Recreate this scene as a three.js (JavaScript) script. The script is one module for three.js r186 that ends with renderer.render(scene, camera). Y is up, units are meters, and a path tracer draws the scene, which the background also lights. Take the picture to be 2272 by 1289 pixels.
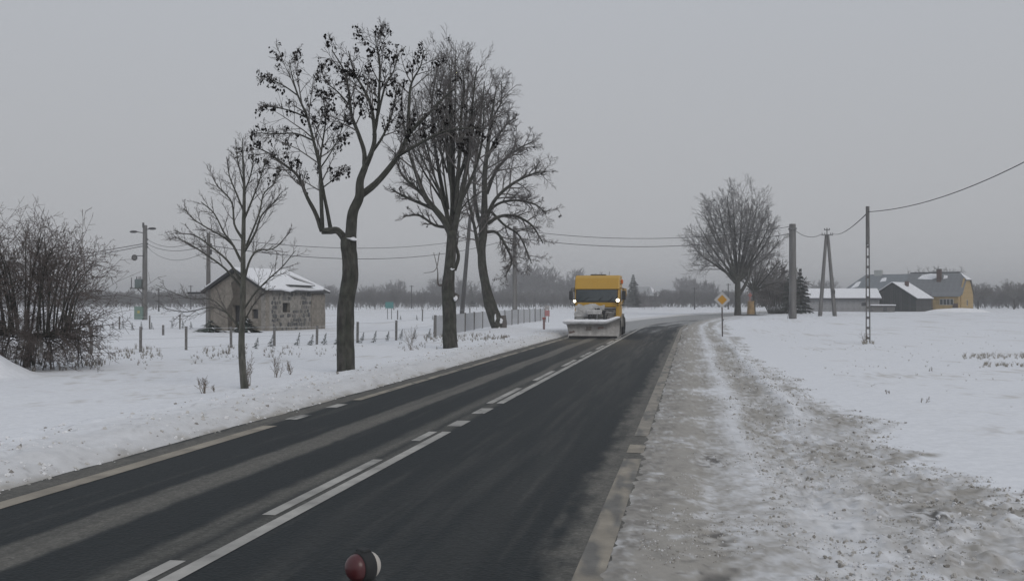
import * as THREE from 'three';
import { mergeGeometries } from 'three/addons/utils/BufferGeometryUtils.js';
import { RoundedBoxGeometry } from 'three/addons/geometries/RoundedBoxGeometry.js';

// ---------------------------------------------------------------- camera, sky, sun, exposure
const scene = new THREE.Scene();
const camera = new THREE.PerspectiveCamera(31.93, 1024 / 580, 0.1, 6000);
camera.position.set(0, 2.0, 0);
camera.rotation.x = 0.010444;
const renderer = new THREE.WebGLRenderer({ antialias: true });
renderer.setSize(1024, 580);
renderer.toneMapping = THREE.LinearToneMapping;
renderer.toneMappingExposure = 1.0;
renderer.shadowMap.enabled = true;

const SKY_W = 256, SKY_H = 128;
const skyData = new Float32Array(SKY_W * SKY_H * 4);
for (let j = 0; j < SKY_H; j++) for (let i = 0; i < SKY_W; i++) {
  const el = Math.max(0, ((j + 0.5) / SKY_H - 0.5) * Math.PI);          // height above the horizon
  const t = Math.min(1, Math.sin(el) / 0.55), s = t * t * (3 - 2 * t);
  const k = (j * SKY_W + i) * 4;
  skyData[k] = 0.452 + 0.014 * s; skyData[k + 1] = 0.462 + 0.036 * s; skyData[k + 2] = 0.482 + 0.068 * s; skyData[k + 3] = 1;
}
const skyTex = new THREE.DataTexture(skyData, SKY_W, SKY_H, THREE.RGBAFormat, THREE.FloatType);
skyTex.mapping = THREE.EquirectangularReflectionMapping;
skyTex.magFilter = THREE.LinearFilter; skyTex.needsUpdate = true;
scene.background = skyTex; scene.environment = skyTex;

const sun = new THREE.DirectionalLight(0xfff8ef, 0.9);
sun.position.set(60, 90, 40); sun.castShadow = true; sun.shadow.radius = 60;
sun.shadow.mapSize.set(2048, 2048);
Object.assign(sun.shadow.camera, { left: -120, right: 120, top: 160, bottom: -60, near: 1, far: 500 });
scene.add(sun); scene.add(sun.target); sun.target.position.set(0, 0, -60);

scene.fog = new THREE.FogExp2(0xe2e3e6, 0.0012);

// ---------------------------------------------------------------- helpers
const V = (x, y, z) => new THREE.Vector3(x, y, z);
function rng(a) { return () => { a |= 0; a = a + 0x6D2B79F5 | 0; let t = Math.imul(a ^ a >>> 15, 1 | a); t = t + Math.imul(t ^ t >>> 7, 61 | t) ^ t; return ((t ^ t >>> 14) >>> 0) / 4294967296; }; }
function hash(x, y, s) { let h = Math.imul(x, 374761393) + Math.imul(y, 668265263) + Math.imul(s, 2147483647 ^ 0x5bd1e995) | 0; h = Math.imul(h ^ h >>> 13, 1274126177); h = Math.imul(h ^ h >>> 16, 0x85ebca6b); return ((h ^ h >>> 15) >>> 0) / 4294967296; }
function noise(x, y, s = 0, per = 0) {
  const xi = Math.floor(x), yi = Math.floor(y); let fx = x - xi, fy = y - yi;
  fx = fx * fx * (3 - 2 * fx); fy = fy * fy * (3 - 2 * fy);
  const m = per ? (v) => ((v % per) + per) % per : (v) => v;
  const a = hash(m(xi), m(yi), s), b = hash(m(xi + 1), m(yi), s), c = hash(m(xi), m(yi + 1), s), d = hash(m(xi + 1), m(yi + 1), s);
  return a + (b - a) * fx + (c - a) * fy + (a - b - c + d) * fx * fy;
}
function fbm(x, y, oct, s = 0) { let v = 0, a = 0.5, n = 0; for (let i = 0; i < oct; i++) { v += a * noise(x, y, s + i * 17); n += a; x = x * 2.03 + 11.3; y = y * 2.03 + 5.7; a *= 0.5; } return v / n; }
const sm = (a, b, x) => { const t = Math.min(1, Math.max(0, (x - a) / (b - a))); return t * t * (3 - 2 * t); };
const mix = (a, b, t) => a + (b - a) * t;

// The lens: focal length in photo pixels; turns a photo pixel at a depth into a point of the place
const F = 2250;
const pt = (px, py, d) => V((px - 1136) / F * d, 2 + (668 - py) / F * d, -d);
const gd = (py) => 4500 / (py - 668);                 // depth of the flat ground at that row

// Road frame: u along the road, v to its right, bend c(u)
const PH = 0.1755, EX = Math.sin(PH), EZ = -Math.cos(PH), NX = Math.cos(PH), NZ = Math.sin(PH);
const bend = (u) => u < 70 ? 0 : u < 190 ? (u - 70) ** 2 / 800 : 18 + (u - 190) * 0.3;
const toWorld = (u, v) => [u * EX + (v + bend(u)) * NX, u * EZ + (v + bend(u)) * NZ];
const toRoad = (x, z) => { const u = x * EX + z * EZ; return [u, x * NX + z * NZ - bend(u)]; };

function shoulderEdge(u) { return mix(3.5, 2.35, sm(6, 24, u)) + (fbm(u * 0.35, 3.1, 3, 5) - 0.5) * 1.5 + (fbm(u * 2.2, 9.1, 2, 6) - 0.5) * 0.5; }
function heightUV(u, v) {
  const near = 1 - sm(30, 90, Math.abs(u));
  let h = (fbm(u * 0.05 + 3, v * 0.05, 3, 40) - 0.5) * 0.16 * sm(3, 14, Math.max(v, -7 - v)) + (fbm(u * 0.6, v * 0.6, 3, 41) - 0.5) * 0.07;
  const e = (fbm(u * 1.3, 0.5, 3, 42) - 0.5) * 0.22;
  if (v > -3.6) {
    const lap = e * 0.35 + (fbm(u * 5, 4.5, 3, 50) - 0.5) * 0.22, rise = sm(-0.9 + lap, -0.5 + lap, v);
    const churn = sm(0, 0.3, v + 0.45) * (1 - sm(shoulderEdge(u) - 0.4, shoulderEdge(u) + 0.3, v));
    const lump = Math.abs(fbm(u * 3.1, v * 3.6, 4, 43) - 0.5) * 2, clod = Math.max(0, fbm(u * 9, v * 9, 2, 44) - 0.52) * 2;
    const tread = Math.exp(-(((v - 0.22) / 0.2) ** 2)) * 0.05 + Math.exp(-(((v - 1.2) / 0.26) ** 2)) * 0.06;
    h = -0.05 + rise * (0.07 + h * 0.5 * sm(-0.3, 0.6, v) + churn * near * (lump * (0.016 + 0.03 * sm(0.5, 1.3, v)) + clod * (0.018 + 0.05 * sm(0.5, 1.2, v)) + (noise(u * 31, v * 33, 46) - 0.5) * 0.012) - tread * 0.6 * near + sm(1.6, 4.5, v) * 0.09);
    h += Math.exp(-(((v - 1.75 - e) / 0.16) ** 2)) * 0.05 * sm(14, 20, u) * near;
  } else {
    const w = -6.93 + e * 0.5 - v, rise = sm(0, 0.55, w);
    const bank = sm(0.1, 0.9, w) * (1 - 0.62 * sm(1.3, 3.2, w));
    const lump = Math.abs(fbm(u * 2.2, v * 2.6, 4, 45) - 0.5) * 2;
    h = -0.05 + rise * 0.07 + bank * (0.17 + 0.08 * (fbm(u * 0.5, 7, 2, 47) - 0.5)) + rise * h + bank * lump * 0.09 * near;
    const dx = u - 62.5, dv = v + 11.2;                                  // ploughed heap by the leaning tree
    h += 0.45 * Math.exp(-(dx * dx / 14 + dv * dv / 3)) * (0.7 + 0.6 * fbm(u * 1.2, v * 1.2, 3, 48));
    const hx = u - 23.2, hv = v + 18.25;                                  // heap at the edge of the garden
    h += 0.62 * Math.exp(-(((hx * hx + hv * hv) / 1.5) ** 2)) * (0.45 + 1.1 * fbm(u * 1.7, v * 1.7, 4, 49));
  }
  return h;
}
const heightAt = (x, z) => { const [u, v] = toRoad(x, z); return heightUV(u, v); };
// point on the snow under a photo pixel
function gp(px, py) { const d = gd(py), x = (px - 1136) / F * d; return V(x, heightAt(x, -d), -d); }

const names = {};
const numbered = (n) => { const k = names[n] = (names[n] ?? -1) + 1; return k ? `${n}_${String(k).padStart(3, '0')}` : n; };
function shade(o) { o.traverse((m) => { if (m.isMesh) { m.castShadow = true; m.receiveShadow = true; } }); return o; }
function tag(o, label, category, group, kind) { if (label) o.userData.label = label; if (category) o.userData.category = category; if (group) o.userData.group = group; if (kind) o.userData.kind = kind; return o; }
function thing(name, label, category, pos = V(0, 0, 0), turn = 0, group) {
  const o = new THREE.Group(); o.name = numbered(name); o.position.copy(pos); o.rotation.y = turn; scene.add(o); return tag(o, label, category, group);
}
function part(name, geo, mat, parent, label) { const m = new THREE.Mesh(geo, mat); m.name = name; m.castShadow = m.receiveShadow = true; parent.add(m); if (label) m.userData.label = label; return m; }
function single(name, geo, mat, label, category, group, kind) { const m = new THREE.Mesh(geo, mat); m.name = numbered(name); m.castShadow = m.receiveShadow = true; scene.add(m); return tag(m, label, category, group, kind); }
const box = (w, h, d, x = 0, y = 0, z = 0) => new THREE.BoxGeometry(w, h, d).translate(x, y, z);
const rbox = (w, h, d, r, x = 0, y = 0, z = 0) => new RoundedBoxGeometry(w, h, d, 2, r).translate(x, y, z);
const cyl = (r0, r1, h, n, x = 0, y = 0, z = 0) => new THREE.CylinderGeometry(r1, r0, h, n).translate(x, y + h / 2, z);
const clean = (g) => { const o = g.index ? g.toNonIndexed() : g; for (const k of Object.keys(o.attributes)) if (!['position', 'normal', 'uv'].includes(k)) o.deleteAttribute(k); return o; };
const join = (...gs) => mergeGeometries(gs.map(clean));
function rod(a, b, r, n = 6, r2 = r) { const d = b.clone().sub(a), L = d.length(); const g = new THREE.CylinderGeometry(r2, r, L, n).translate(0, L / 2, 0); g.applyQuaternion(new THREE.Quaternion().setFromUnitVectors(V(0, 1, 0), d.normalize())); return g.translate(a.x, a.y, a.z); }
// a beam with square section between two points
function beam(a, b, w, h) { const d = b.clone().sub(a), L = d.length(); const g = new THREE.BoxGeometry(w, h, L).translate(0, 0, L / 2); const m = new THREE.Matrix4().lookAt(b, a, V(0, 1, 0)); g.applyMatrix4(m); return g.translate(a.x, a.y, a.z); }
// slab: flat polygon (points in order round it) with thickness t along its upper side
function slab(P, t, holes = []) {
  const o = P[0], ux = P[1].clone().sub(o).normalize(), n0 = P[1].clone().sub(o).cross(P[P.length - 1].clone().sub(o)).normalize(), uy = n0.clone().cross(ux);
  const f = (p) => new THREE.Vector2(p.clone().sub(o).dot(ux), p.clone().sub(o).dot(uy));
  const s = new THREE.Shape(P.map(f)); for (const h of holes) s.holes.push(new THREE.Path(h.map(f)));
  const g = new THREE.ExtrudeGeometry(s, { depth: t, bevelEnabled: false });
  g.applyMatrix4(new THREE.Matrix4().makeBasis(ux, uy, n0).setPosition(o)); return g;
}
// wall: outline in its own x, y with openings, thickness t behind z = 0
function wallGeo(outline, holes, t) { const s = new THREE.Shape(outline.map(([x, y]) => new THREE.Vector2(x, y))); for (const h of holes) s.holes.push(new THREE.Path(h.map(([x, y]) => new THREE.Vector2(x, y)))); return new THREE.ExtrudeGeometry(s, { depth: t, bevelEnabled: false }).translate(0, 0, -t); }
const rect = (x0, y0, x1, y1) => [[x0, y0], [x1, y0], [x1, y1], [x0, y1]];

// ---------------------------------------------------------------- textures and materials
function grain(n, f, srgb) {
  const a = new Uint8Array(n * n * 4);
  for (let j = 0; j < n; j++) for (let i = 0; i < n; i++) { const c = f(i / n, j / n, i, j), k = (j * n + i) * 4; const q = Array.isArray(c) ? c : [c, c, c]; for (let m = 0; m < 3; m++) a[k + m] = Math.max(0, Math.min(255, q[m] * 255)); a[k + 3] = 255; }
  const t = new THREE.DataTexture(a, n, n, THREE.RGBAFormat); t.wrapS = t.wrapT = THREE.RepeatWrapping; t.magFilter = THREE.LinearFilter; t.minFilter = THREE.LinearMipmapLinearFilter; if (srgb) t.colorSpace = THREE.SRGBColorSpace; t.needsUpdate = true; return t;
}
const pf = (x, y, p, oct, s) => { let v = 0, a = 0.5, n = 0; for (let i = 0; i < oct; i++) { v += a * noise(x * p, y * p, s + i * 13, p); n += a; p *= 2; a *= 0.55; } return v / n; };
const snowBump = grain(512, (x, y) => pf(x, y, 6, 6, 3));
const snowMap = grain(512, (x, y) => { const a = 0.93 + 0.07 * pf(x, y, 24, 4, 9); return [a, a, a]; }, true);
const roadBump = grain(512, (x, y) => 0.35 * pf(x, y, 128, 2, 21) + 0.65 * Math.pow(pf(x, y, 96, 1, 22), 2));
const roadMap = grain(512, (x, y) => { const a = 0.62 + 0.3 * pf(x, y, 64, 3, 25) + 0.25 * Math.max(0, pf(x, y, 160, 1, 26) - 0.72) * 3; return [a, a, a * 0.99]; }, true);
const barkBump = grain(256, (x, y) => 0.6 * Math.pow(noise(x * 18, y * 5, 31, 0) , 1.3) * (1 - Math.abs(2 * x - 1) * 0) + 0.4 * pf(x, y, 16, 3, 33));
const barkMap = grain(256, (x, y) => { const a = 0.5 + 0.55 * pf(x, y, 8, 4, 35), g = 0.97 + 0.08 * pf(x, y, 4, 2, 36); return [a, a * g, a * 0.97]; }, true);
const patchy = grain(256, (x, y) => { const a = 0.66 + 0.36 * pf(x, y, 6, 5, 51); return [a, a, a]; }, true);

const lin = (r, g, b) => new THREE.Color().setRGB(r, g, b);
const mat = (c, rough = 0.9, o = {}) => new THREE.MeshStandardMaterial({ color: lin(...c), roughness: rough, ...o });
const M = {
  snow: mat([0.86, 0.87, 0.90], 0.9, { map: snowMap, bumpMap: snowBump, bumpScale: 0.02 }),
  ground: mat([1, 1, 1], 0.88, { vertexColors: true, map: snowMap, bumpMap: snowBump, bumpScale: 0.035 }),
  road: new THREE.MeshPhysicalMaterial({ color: lin(1, 1, 1), roughness: 0.75, specularIntensity: 0.55, vertexColors: true, map: roadMap, bumpMap: roadBump, bumpScale: 0.006 }),
  paint: mat([1, 1, 1], 0.7, { vertexColors: true, map: patchy, bumpMap: roadBump, bumpScale: 0.004 }),
  bark: mat([0.092, 0.09, 0.085], 0.95, { map: barkMap, bumpMap: barkBump, bumpScale: 0.03 }),
  barkGrey: mat([0.15, 0.145, 0.14], 0.95, { map: barkMap, bumpMap: barkBump, bumpScale: 0.02 }),
  twig: mat([0.125, 0.115, 0.11], 0.95),
  twigBrown: mat([0.12, 0.1, 0.092], 0.95),
  twigGrey: mat([0.19, 0.185, 0.18], 0.95),
  leafDead: mat([0.26, 0.205, 0.185], 0.95, { side: THREE.DoubleSide }),
  farWood: mat([0.17, 0.165, 0.168], 0.95),
  needle: mat([0.045, 0.06, 0.05], 0.95, { side: THREE.DoubleSide }),
  concrete: mat([0.23, 0.225, 0.22], 0.9, { map: patchy, bumpMap: snowBump, bumpScale: 0.006 }),
  concreteDark: mat([0.12, 0.12, 0.122], 0.9, { map: patchy }),
  wire: mat([0.07, 0.07, 0.075], 0.7),
  steel: mat([0.22, 0.225, 0.23], 0.6, { metalness: 0.3, map: patchy }),
  meshWire: mat([0.5, 0.51, 0.53], 0.7),
  grass: mat([0.30, 0.275, 0.235], 0.95, { side: THREE.DoubleSide }),
  grassDull: mat([0.22, 0.2, 0.172], 0.95, { side: THREE.DoubleSide }),
  weed: mat([0.16, 0.13, 0.10], 0.95, { side: THREE.DoubleSide }),
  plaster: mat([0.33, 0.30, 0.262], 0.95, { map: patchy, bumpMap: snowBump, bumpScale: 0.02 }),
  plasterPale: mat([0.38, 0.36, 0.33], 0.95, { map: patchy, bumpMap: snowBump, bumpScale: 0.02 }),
  dark: mat([0.035, 0.036, 0.038], 0.8),
  boards: mat([0.10, 0.105, 0.11], 0.9, { map: patchy }),
  grime: mat([0.62, 0.62, 0.62], 0.95, { map: patchy, bumpMap: snowBump, bumpScale: 0.02 }),
};
M.stones = [[0.17, 0.175, 0.175], [0.23, 0.225, 0.22], [0.30, 0.285, 0.26], [0.13, 0.135, 0.14]].map((c) => mat(c, 0.95, { map: patchy, bumpMap: snowBump, bumpScale: 0.02 }));

// ---------------------------------------------------------------- setting: snowy ground, road, markings
function gridGeo(us, vs, fy, fc, inset) {
  const nu = us.length, nv = vs.length, P = new Float32Array(nu * nv * 3), C = new Float32Array(nu * nv * 3), T = new Float32Array(nu * nv * 2), I = [];
  for (let i = 0; i < nu; i++) for (let j = 0; j < nv; j++) {
    const u = us[i], v = vs[j], [x, z] = toWorld(u, v), k = i * nv + j, c = fc(u, v);
    P[k * 3] = x; P[k * 3 + 1] = fy(u, v); P[k * 3 + 2] = z; C.set(c, k * 3); T[k * 2] = v / 2.1; T[k * 2 + 1] = u / 2.1;
    if (i && j) { const a = k - nv - 1, b = k - nv, c2 = k - 1; I.push(a, b, c2, b, k, c2); }
  }
  const g = new THREE.BufferGeometry(); g.setAttribute('position', new THREE.BufferAttribute(P, 3)); g.setAttribute('color', new THREE.BufferAttribute(C, 3)); g.setAttribute('uv', new THREE.BufferAttribute(T, 2)); g.setIndex(I); g.computeVertexNormals(); return g;
}
function steps(a, b, f) { const o = [a]; while (o[o.length - 1] < b) o.push(o[o.length - 1] + f(o[o.length - 1])); return o; }
const uRows = steps(-25, 3, () => 0.7).concat(steps(3.4, 1300, (u) => u < 12 ? 0.05 : u < 90 ? Math.max(0.05, u * u / 1700) : u < 330 ? 5 : u * 0.12));
const right = steps(-0.75, 4.6, () => 0.028).concat(steps(4.66, 1000, (v) => Math.max(0.06, (v - 3.4) * 0.045)));
const left = steps(0, 2.4, () => 0.06).concat(steps(2.46, 1000, (v) => Math.max(0.07, (v - 1.2) * 0.035)));
const vCols = left.map((w) => -6.75 - w).reverse().concat([-5.5, -3.7, -2.2, -1.2], right);

const CLEAN = [0.80, 0.815, 0.85], DIRTY = [0.36, 0.34, 0.31], SOIL = [0.10, 0.095, 0.09];
const blend3 = (a, b, t) => [mix(a[0], b[0], t), mix(a[1], b[1], t), mix(a[2], b[2], t)];
function groundColor(u, v) {
  if (u < -24 || u > 320) return CLEAN;
  let dirt = 0, soil = 0;
  if (v > -3.6) {
    const E = shoulderEdge(u), inside = 1 - sm(E - 0.35, E + 0.12, v + (fbm(u * 5, v * 5, 2, 60) - 0.5) * 0.8);
    if (inside > 0) {
      const a = fbm(u * 0.9, v * 1.5, 4, 61), b = fbm(u * 4.5, v * 6, 3, 62), c = noise(u * 14, v * 16, 63);
      const fine = noise(u * 27, v * 30, 68);
      dirt = inside * Math.min(1, Math.max(0, 0.64 + 0.24 * (1 - sm(0.1, 0.6, v)) + (a - 0.5) * 1.1 + (b - 0.5) * 0.9 + (fine - 0.5) * 0.5 + (c - 0.5) * 0.35));
      const wob = (fbm(u * 0.3, 2, 2, 64) - 0.5) * 0.3;
      const strip = (c0, w) => Math.exp(-(((v - c0 - wob) / w) ** 2));
      dirt = Math.min(1, dirt + 0.4 * inside * strip(-0.2, 0.28) * sm(0.35, 0.6, b + 0.1));
      dirt *= 1 - 0.7 * strip(0.66, 0.17) * sm(10, 15, u) * sm(0.2, 0.5, b + 0.12);
      dirt = Math.min(1, dirt + 0.25 * inside * strip(1.2, 0.3) * sm(10, 16, u) * sm(0.3, 0.6, b + 0.1));
      dirt *= 1 - 0.85 * strip(1.75, 0.2) * sm(14, 19, u) * sm(0.25, 0.5, b + 0.15);
      dirt *= 1 - 0.6 * strip(1.25, 0.45) * (1 - sm(9, 14, u)) * sm(0.38, 0.6, a + 0.05);
      dirt *= 1 - 0.7 * sm(90, 170, u + (a - 0.5) * 60);
      if (c > 0.7 && fine > 0.35) soil = (c - 0.7) * 1.9 * sm(0.45, 0.7, a) * inside;
      const spot = (u0, v0, ru, rv) => Math.exp(-(((u - u0) / ru) ** 2 + ((v - v0) / rv) ** 2));
      soil += 1.2 * (spot(12.9, 0.22, 0.6, 0.16) + spot(8.8, 0.16, 0.35, 0.16) + spot(7.3, 0.2, 0.3, 0.2) + spot(9.7, 2.12, 0.35, 0.2)) * sm(0.42, 0.62, b * 0.6 + c * 0.4);
      soil *= 1 - sm(40, 80, u);
    }
    const verge = 1 - sm(-0.42, -0.05, v + (fbm(u * 3, v * 6, 3, 69) - 0.5) * 0.5); const vg = fbm(u * 6, v * 11, 3, 76), vf = noise(u * 24, v * 30, 77); dirt = Math.max(dirt, verge * Math.min(1, 0.72 + (vg - 0.5) * 1.2 + (vf - 0.5) * 0.5)); soil = Math.max(soil, verge * Math.max(0, 0.22 + (vg - 0.5) * 0.9 + (vf - 0.5) * 0.4));
  } else {
    const w = -6.85 - v, b = fbm(u * 2.5, v * 5, 4, 65), c = noise(u * 10, v * 14, 66);
    dirt = (1 - sm(0.15, 0.5, w + (b - 0.5) * 0.5)) * 0.95 + 0.42 * (1 - sm(0.5, 2.2, w + (b - 0.5) * 1.6)) * (0.25 + 1.2 * b);
    if (c > 0.82 && w < 2.4) soil = (c - 0.82) * 1.6;
  }
  const field = Math.max(0, fbm(u * 0.45, v * 0.45, 4, 67) - 0.54) * 3.2 * sm(0.5, 0.75, fbm(u * 4, v * 6, 2, 78)) * sm(3, 5, Math.max(v, -6 - v));
  let col = blend3(CLEAN, DIRTY, Math.min(1, dirt));
  col = blend3(col, SOIL, Math.min(0.85, soil));
  return blend3(col, [0.40, 0.36, 0.30], Math.min(0.5, field));
}
single('snowy_ground', gridGeo(uRows, vCols, heightUV, groundColor), M.ground, 'flat snowy fields with a churned dirty shoulder along the road', 'snow', null, 'structure');

const ASPHALT = [0.024, 0.031, 0.035], SALT = [0.235, 0.225, 0.205];
function roadColor(u, v) {
  const streak = fbm(u * 0.35, v * 9, 4, 70), fine = fbm(u * 3, v * 7, 3, 71), n2 = fbm(u * 0.12, v * 2.2, 3, 72);
  const wob = (fbm(u * 0.22, 1, 2, 73) - 0.5) * 0.16;
  const band = (c, w, soft) => 1 - sm(w - soft, w + soft, Math.abs(v - c - wob + (fine - 0.5) * 0.08));
  let film = band(-5.22, 0.24, 0.06) * (0.42 + 0.5 * streak);
  film = Math.max(film, band(-4.08, 0.13, 0.1) * (0.25 + 0.6 * streak));
  film = Math.max(film, band(-3.77, 0.1, 0.08) * 0.4);
  film = Math.max(film, band(-2.05, 0.5, 0.35) * sm(0.3, 0.75, streak) * (0.14 + 0.25 * sm(18, 60, u)));
  film = Math.max(film, band(-6.95, 0.2, 0.08) * (0.4 + 0.5 * fine));
  const gut = sm(-1.22, -0.88, v + (fine - 0.5) * 0.3 + (streak - 0.5) * 0.25 + wob * 0.3); film = Math.max(film, gut * (0.5 + 0.4 * fine + 0.25 * sm(-0.66, -0.45, v)));
  film = Math.max(film, sm(0.58, 0.85, streak) * 0.14 + sm(0.6, 0.8, n2) * 0.08);
  let c = blend3(ASPHALT, SALT, Math.min(1, film * 1.15));
  // snow blown over the far carriageway in streaks
  const g1 = fbm(u * 0.09 + v * 0.3, v * 1.5 - u * 0.12, 4, 75), laneLeft = 1 - sm(-4.1, -3.6, v);
  const cover = sm(0.30, 0.75, g1 + laneLeft * 0.34 * sm(56, 66, u) + 0.5 * sm(60, 150, u) - 0.28 * (1 - sm(45, 75, u)) - 0.06);
  c = blend3(c, [0.60, 0.605, 0.62], cover * 0.85 * sm(52, 64, u));
  return c;
}
const road = single('road', gridGeo(steps(-25, 3, () => 1).concat(steps(3.4, 205, (u) => u < 12 ? 0.08 : Math.min(3, Math.max(0.08, u * u / 1500)))), steps(-7.25, -0.32, () => 0.03), (u, v) => 0.03 * (1 - ((v + 3.7) / 3.4) ** 2) * 0.6, roadColor), M.road, 'dark asphalt two-lane road with salt streaks bending away', 'road', null, 'structure');
function marking(name, u0, u1, v0, v1, tint, wear, seed) {
  const nu = Math.max(2, Math.min(500, Math.round((u1 - u0) / 0.12))), us = [], vs = [];
  const curve = (i) => u0 + (u1 - u0) * (u1 - u0 > 60 ? Math.pow(i / nu, 1.8) : i / nu);
  for (let i = 0; i <= nu; i++) us.push(curve(i)); for (let j = 0; j <= 5; j++) vs.push(v0 + (v1 - v0) * j / 5);
  const g = gridGeo(us, vs, (u, v) => 0.03 * (1 - ((v + 3.7) / 3.4) ** 2) * 0.6 + 0.005, (u, v) => {
    const n = fbm(u * 1.6, v * 9 + seed, 4, 80), m = noise(u * 11, v * 40 + seed, 81);
    const w = Math.min(1, sm(1 - wear, 1 - wear + 0.25, n) + 0.35 * m * wear);
    return blend3(tint, roadColor(u, v), w);
  });
  part(name, g, M.paint, road);
}
const WHITE = [0.58, 0.565, 0.53], SAND = [0.41, 0.365, 0.295];
const du = (d, v) => (d + 0.1746 * v) / 0.9846;
marking('centre_line', -10, du(15.4, -3.7), -3.73, -3.59, WHITE, 0.28, 1);
marking('centre_line', du(19.65, -3.7), 150, -3.73, -3.59, WHITE, 0.36, 2);
for (const [a, b] of [[-1.4, 2.0], [3.9, 7.76], [9.41, 12.7], [14.4, 15.4], [19.65, 23.1], [25.3, 28.8], [30.8, 34.1], [35.9, 39.6], [41.8, 45.2], [46.9, 50.6], [52.4, 56]]) marking('centre_dash', du(a, -3.86), du(b, -3.86), -3.93, -3.80, WHITE, 0.36, a);
for (const [a, b] of [[16.07, 16.8], [17.86, 18.75]]) marking('centre_dash', du(a, -3.7), du(b, -3.7), -3.83, -3.6, WHITE, 0.36, a);
marking('edge_line', -10, du(16.25, -6.65), -6.77, -6.53, SAND, 0.36, 3);
for (const [a, b] of [[17.1, 17.8], [19.0, 19.65]]) marking('edge_dash', du(a, -6.65), du(b, -6.65), -6.77, -6.55, WHITE, 0.36, a);
marking('edge_line', du(20.45, -6.65), 80, -6.76, -6.56, SAND, 0.46, 4);
marking('edge_line', -10, du(12.85, -0.74), -0.85, -0.63, SAND, 0.55, 5);
marking('edge_dash', du(13.35, -0.74), du(14.1, -0.74), -0.85, -0.63, SAND, 0.46, 6);
marking('edge_line', du(15, -0.74), 85, -0.84, -0.64, [0.38, 0.345, 0.29], 0.55, 7);

// ---------------------------------------------------------------- tree building
class Wood {
  constructor() { this.p = []; this.n = []; this.t = []; this.i = []; }
  tube(pts, rad, sides, lumpy = 0, seed = 1) {
    const L = pts.length; let N = V(0.3, 0.1, 1), base = this.p.length / 3, run = 0;
    for (let k = 0; k < L; k++) {
      const d = pts[Math.min(L - 1, k + 1)].clone().sub(pts[Math.max(0, k - 1)]).normalize();
      N = N.sub(d.clone().multiplyScalar(N.dot(d))); if (N.lengthSq() < 1e-6) N = V(1, 0.2, 0.1).cross(d); N.normalize();
      const Bn = d.clone().cross(N); if (k) run += pts[k].distanceTo(pts[k - 1]);
      for (let s = 0; s <= sides; s++) {
        const a = s / sides * Math.PI * 2, c = Math.cos(a), q = Math.sin(a);
        const r = rad[k] * (lumpy ? 1 + lumpy * (fbm((s % sides) * 0.9 + seed * 7, run * 5 / (rad[0] * 8 + 0.3), 3, 90) - 0.5) * 2 : 1);
        const nx = N.x * c + Bn.x * q, ny = N.y * c + Bn.y * q, nz = N.z * c + Bn.z * q;
        this.p.push(pts[k].x + nx * r, pts[k].y + ny * r, pts[k].z + nz * r); this.n.push(nx, ny, nz); this.t.push(s / sides * Math.max(0.5, Math.round(rad[0] * 8)), run * 0.8);
      }
    }
    const w = sides + 1;
    for (let k = 0; k < L - 1; k++) for (let s = 0; s < sides; s++) { const a = base + k * w + s; this.i.push(a, a + 1, a + w, a + 1, a + w + 1, a + w); }
    // closing tip
    const tip = this.p.length / 3, e = pts[L - 1]; this.p.push(e.x, e.y, e.z); this.n.push(0, 1, 0); this.t.push(0, run);
    for (let s = 0; s < sides; s++) { const a = base + (L - 1) * w + s; this.i.push(a, a + 1, tip); }
  }
  geo(smooth) { const g = new THREE.BufferGeometry(); g.setAttribute('position', new THREE.Float32BufferAttribute(this.p, 3)); g.setAttribute('normal', new THREE.Float32BufferAttribute(this.n, 3)); g.setAttribute('uv', new THREE.Float32BufferAttribute(this.t, 2)); g.setIndex(this.i); if (smooth) g.computeVertexNormals(); return g; }
}
const sidesFor = (r, o) => r > 0.05 * o.k ? 7 : r > 0.02 * o.k ? 5 : 3;
function along(pts, t) { const f = t * (pts.length - 1), i = Math.min(pts.length - 2, Math.floor(f)); return [pts[i].clone().lerp(pts[i + 1], f - i), pts[i + 1].clone().sub(pts[i]).normalize(), f]; }
function spawn(W, pts, rad, L, lv, o, R, tips) {
  if (lv + 1 >= o.levels) { if (tips) tips.push(pts[pts.length - 1]); return; }
  const n = Math.max(1, Math.round(o.n[lv] * (0.75 + 0.5 * R()))); let az = R() * 6.28;
  for (let i = 0; i < n; i++) {
    const t = Math.min(0.99, o.t0[lv] + (1 - o.t0[lv]) * (i + R()) / n); const [p, d, f] = along(pts, t);
    const r0 = rad[Math.floor(f)] + (rad[Math.min(rad.length - 1, Math.floor(f) + 1)] - rad[Math.floor(f)]) * (f % 1);
    az += 2.4 + R() * 0.8; let q = Math.abs(d.y) < 0.95 ? V(0, 1, 0) : V(1, 0, 0); q = q.cross(d).normalize(); const b = d.clone().cross(q);
    const a = o.ang[lv] * (0.7 + 0.6 * R()), dir = d.clone().multiplyScalar(Math.cos(a)).addScaledVector(q, Math.sin(a) * Math.cos(az)).addScaledVector(b, Math.sin(a) * Math.sin(az));
    dir.z *= o.flat ?? 1; dir.normalize();
    grow(W, p, dir, L * o.lr[lv] * (1 - 0.55 * t) * (0.6 + 0.75 * R()), Math.max(o.rmin, Math.min(r0 * 0.68, o.rmax[lv])), lv + 1, o, R, tips);
  }
}
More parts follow.
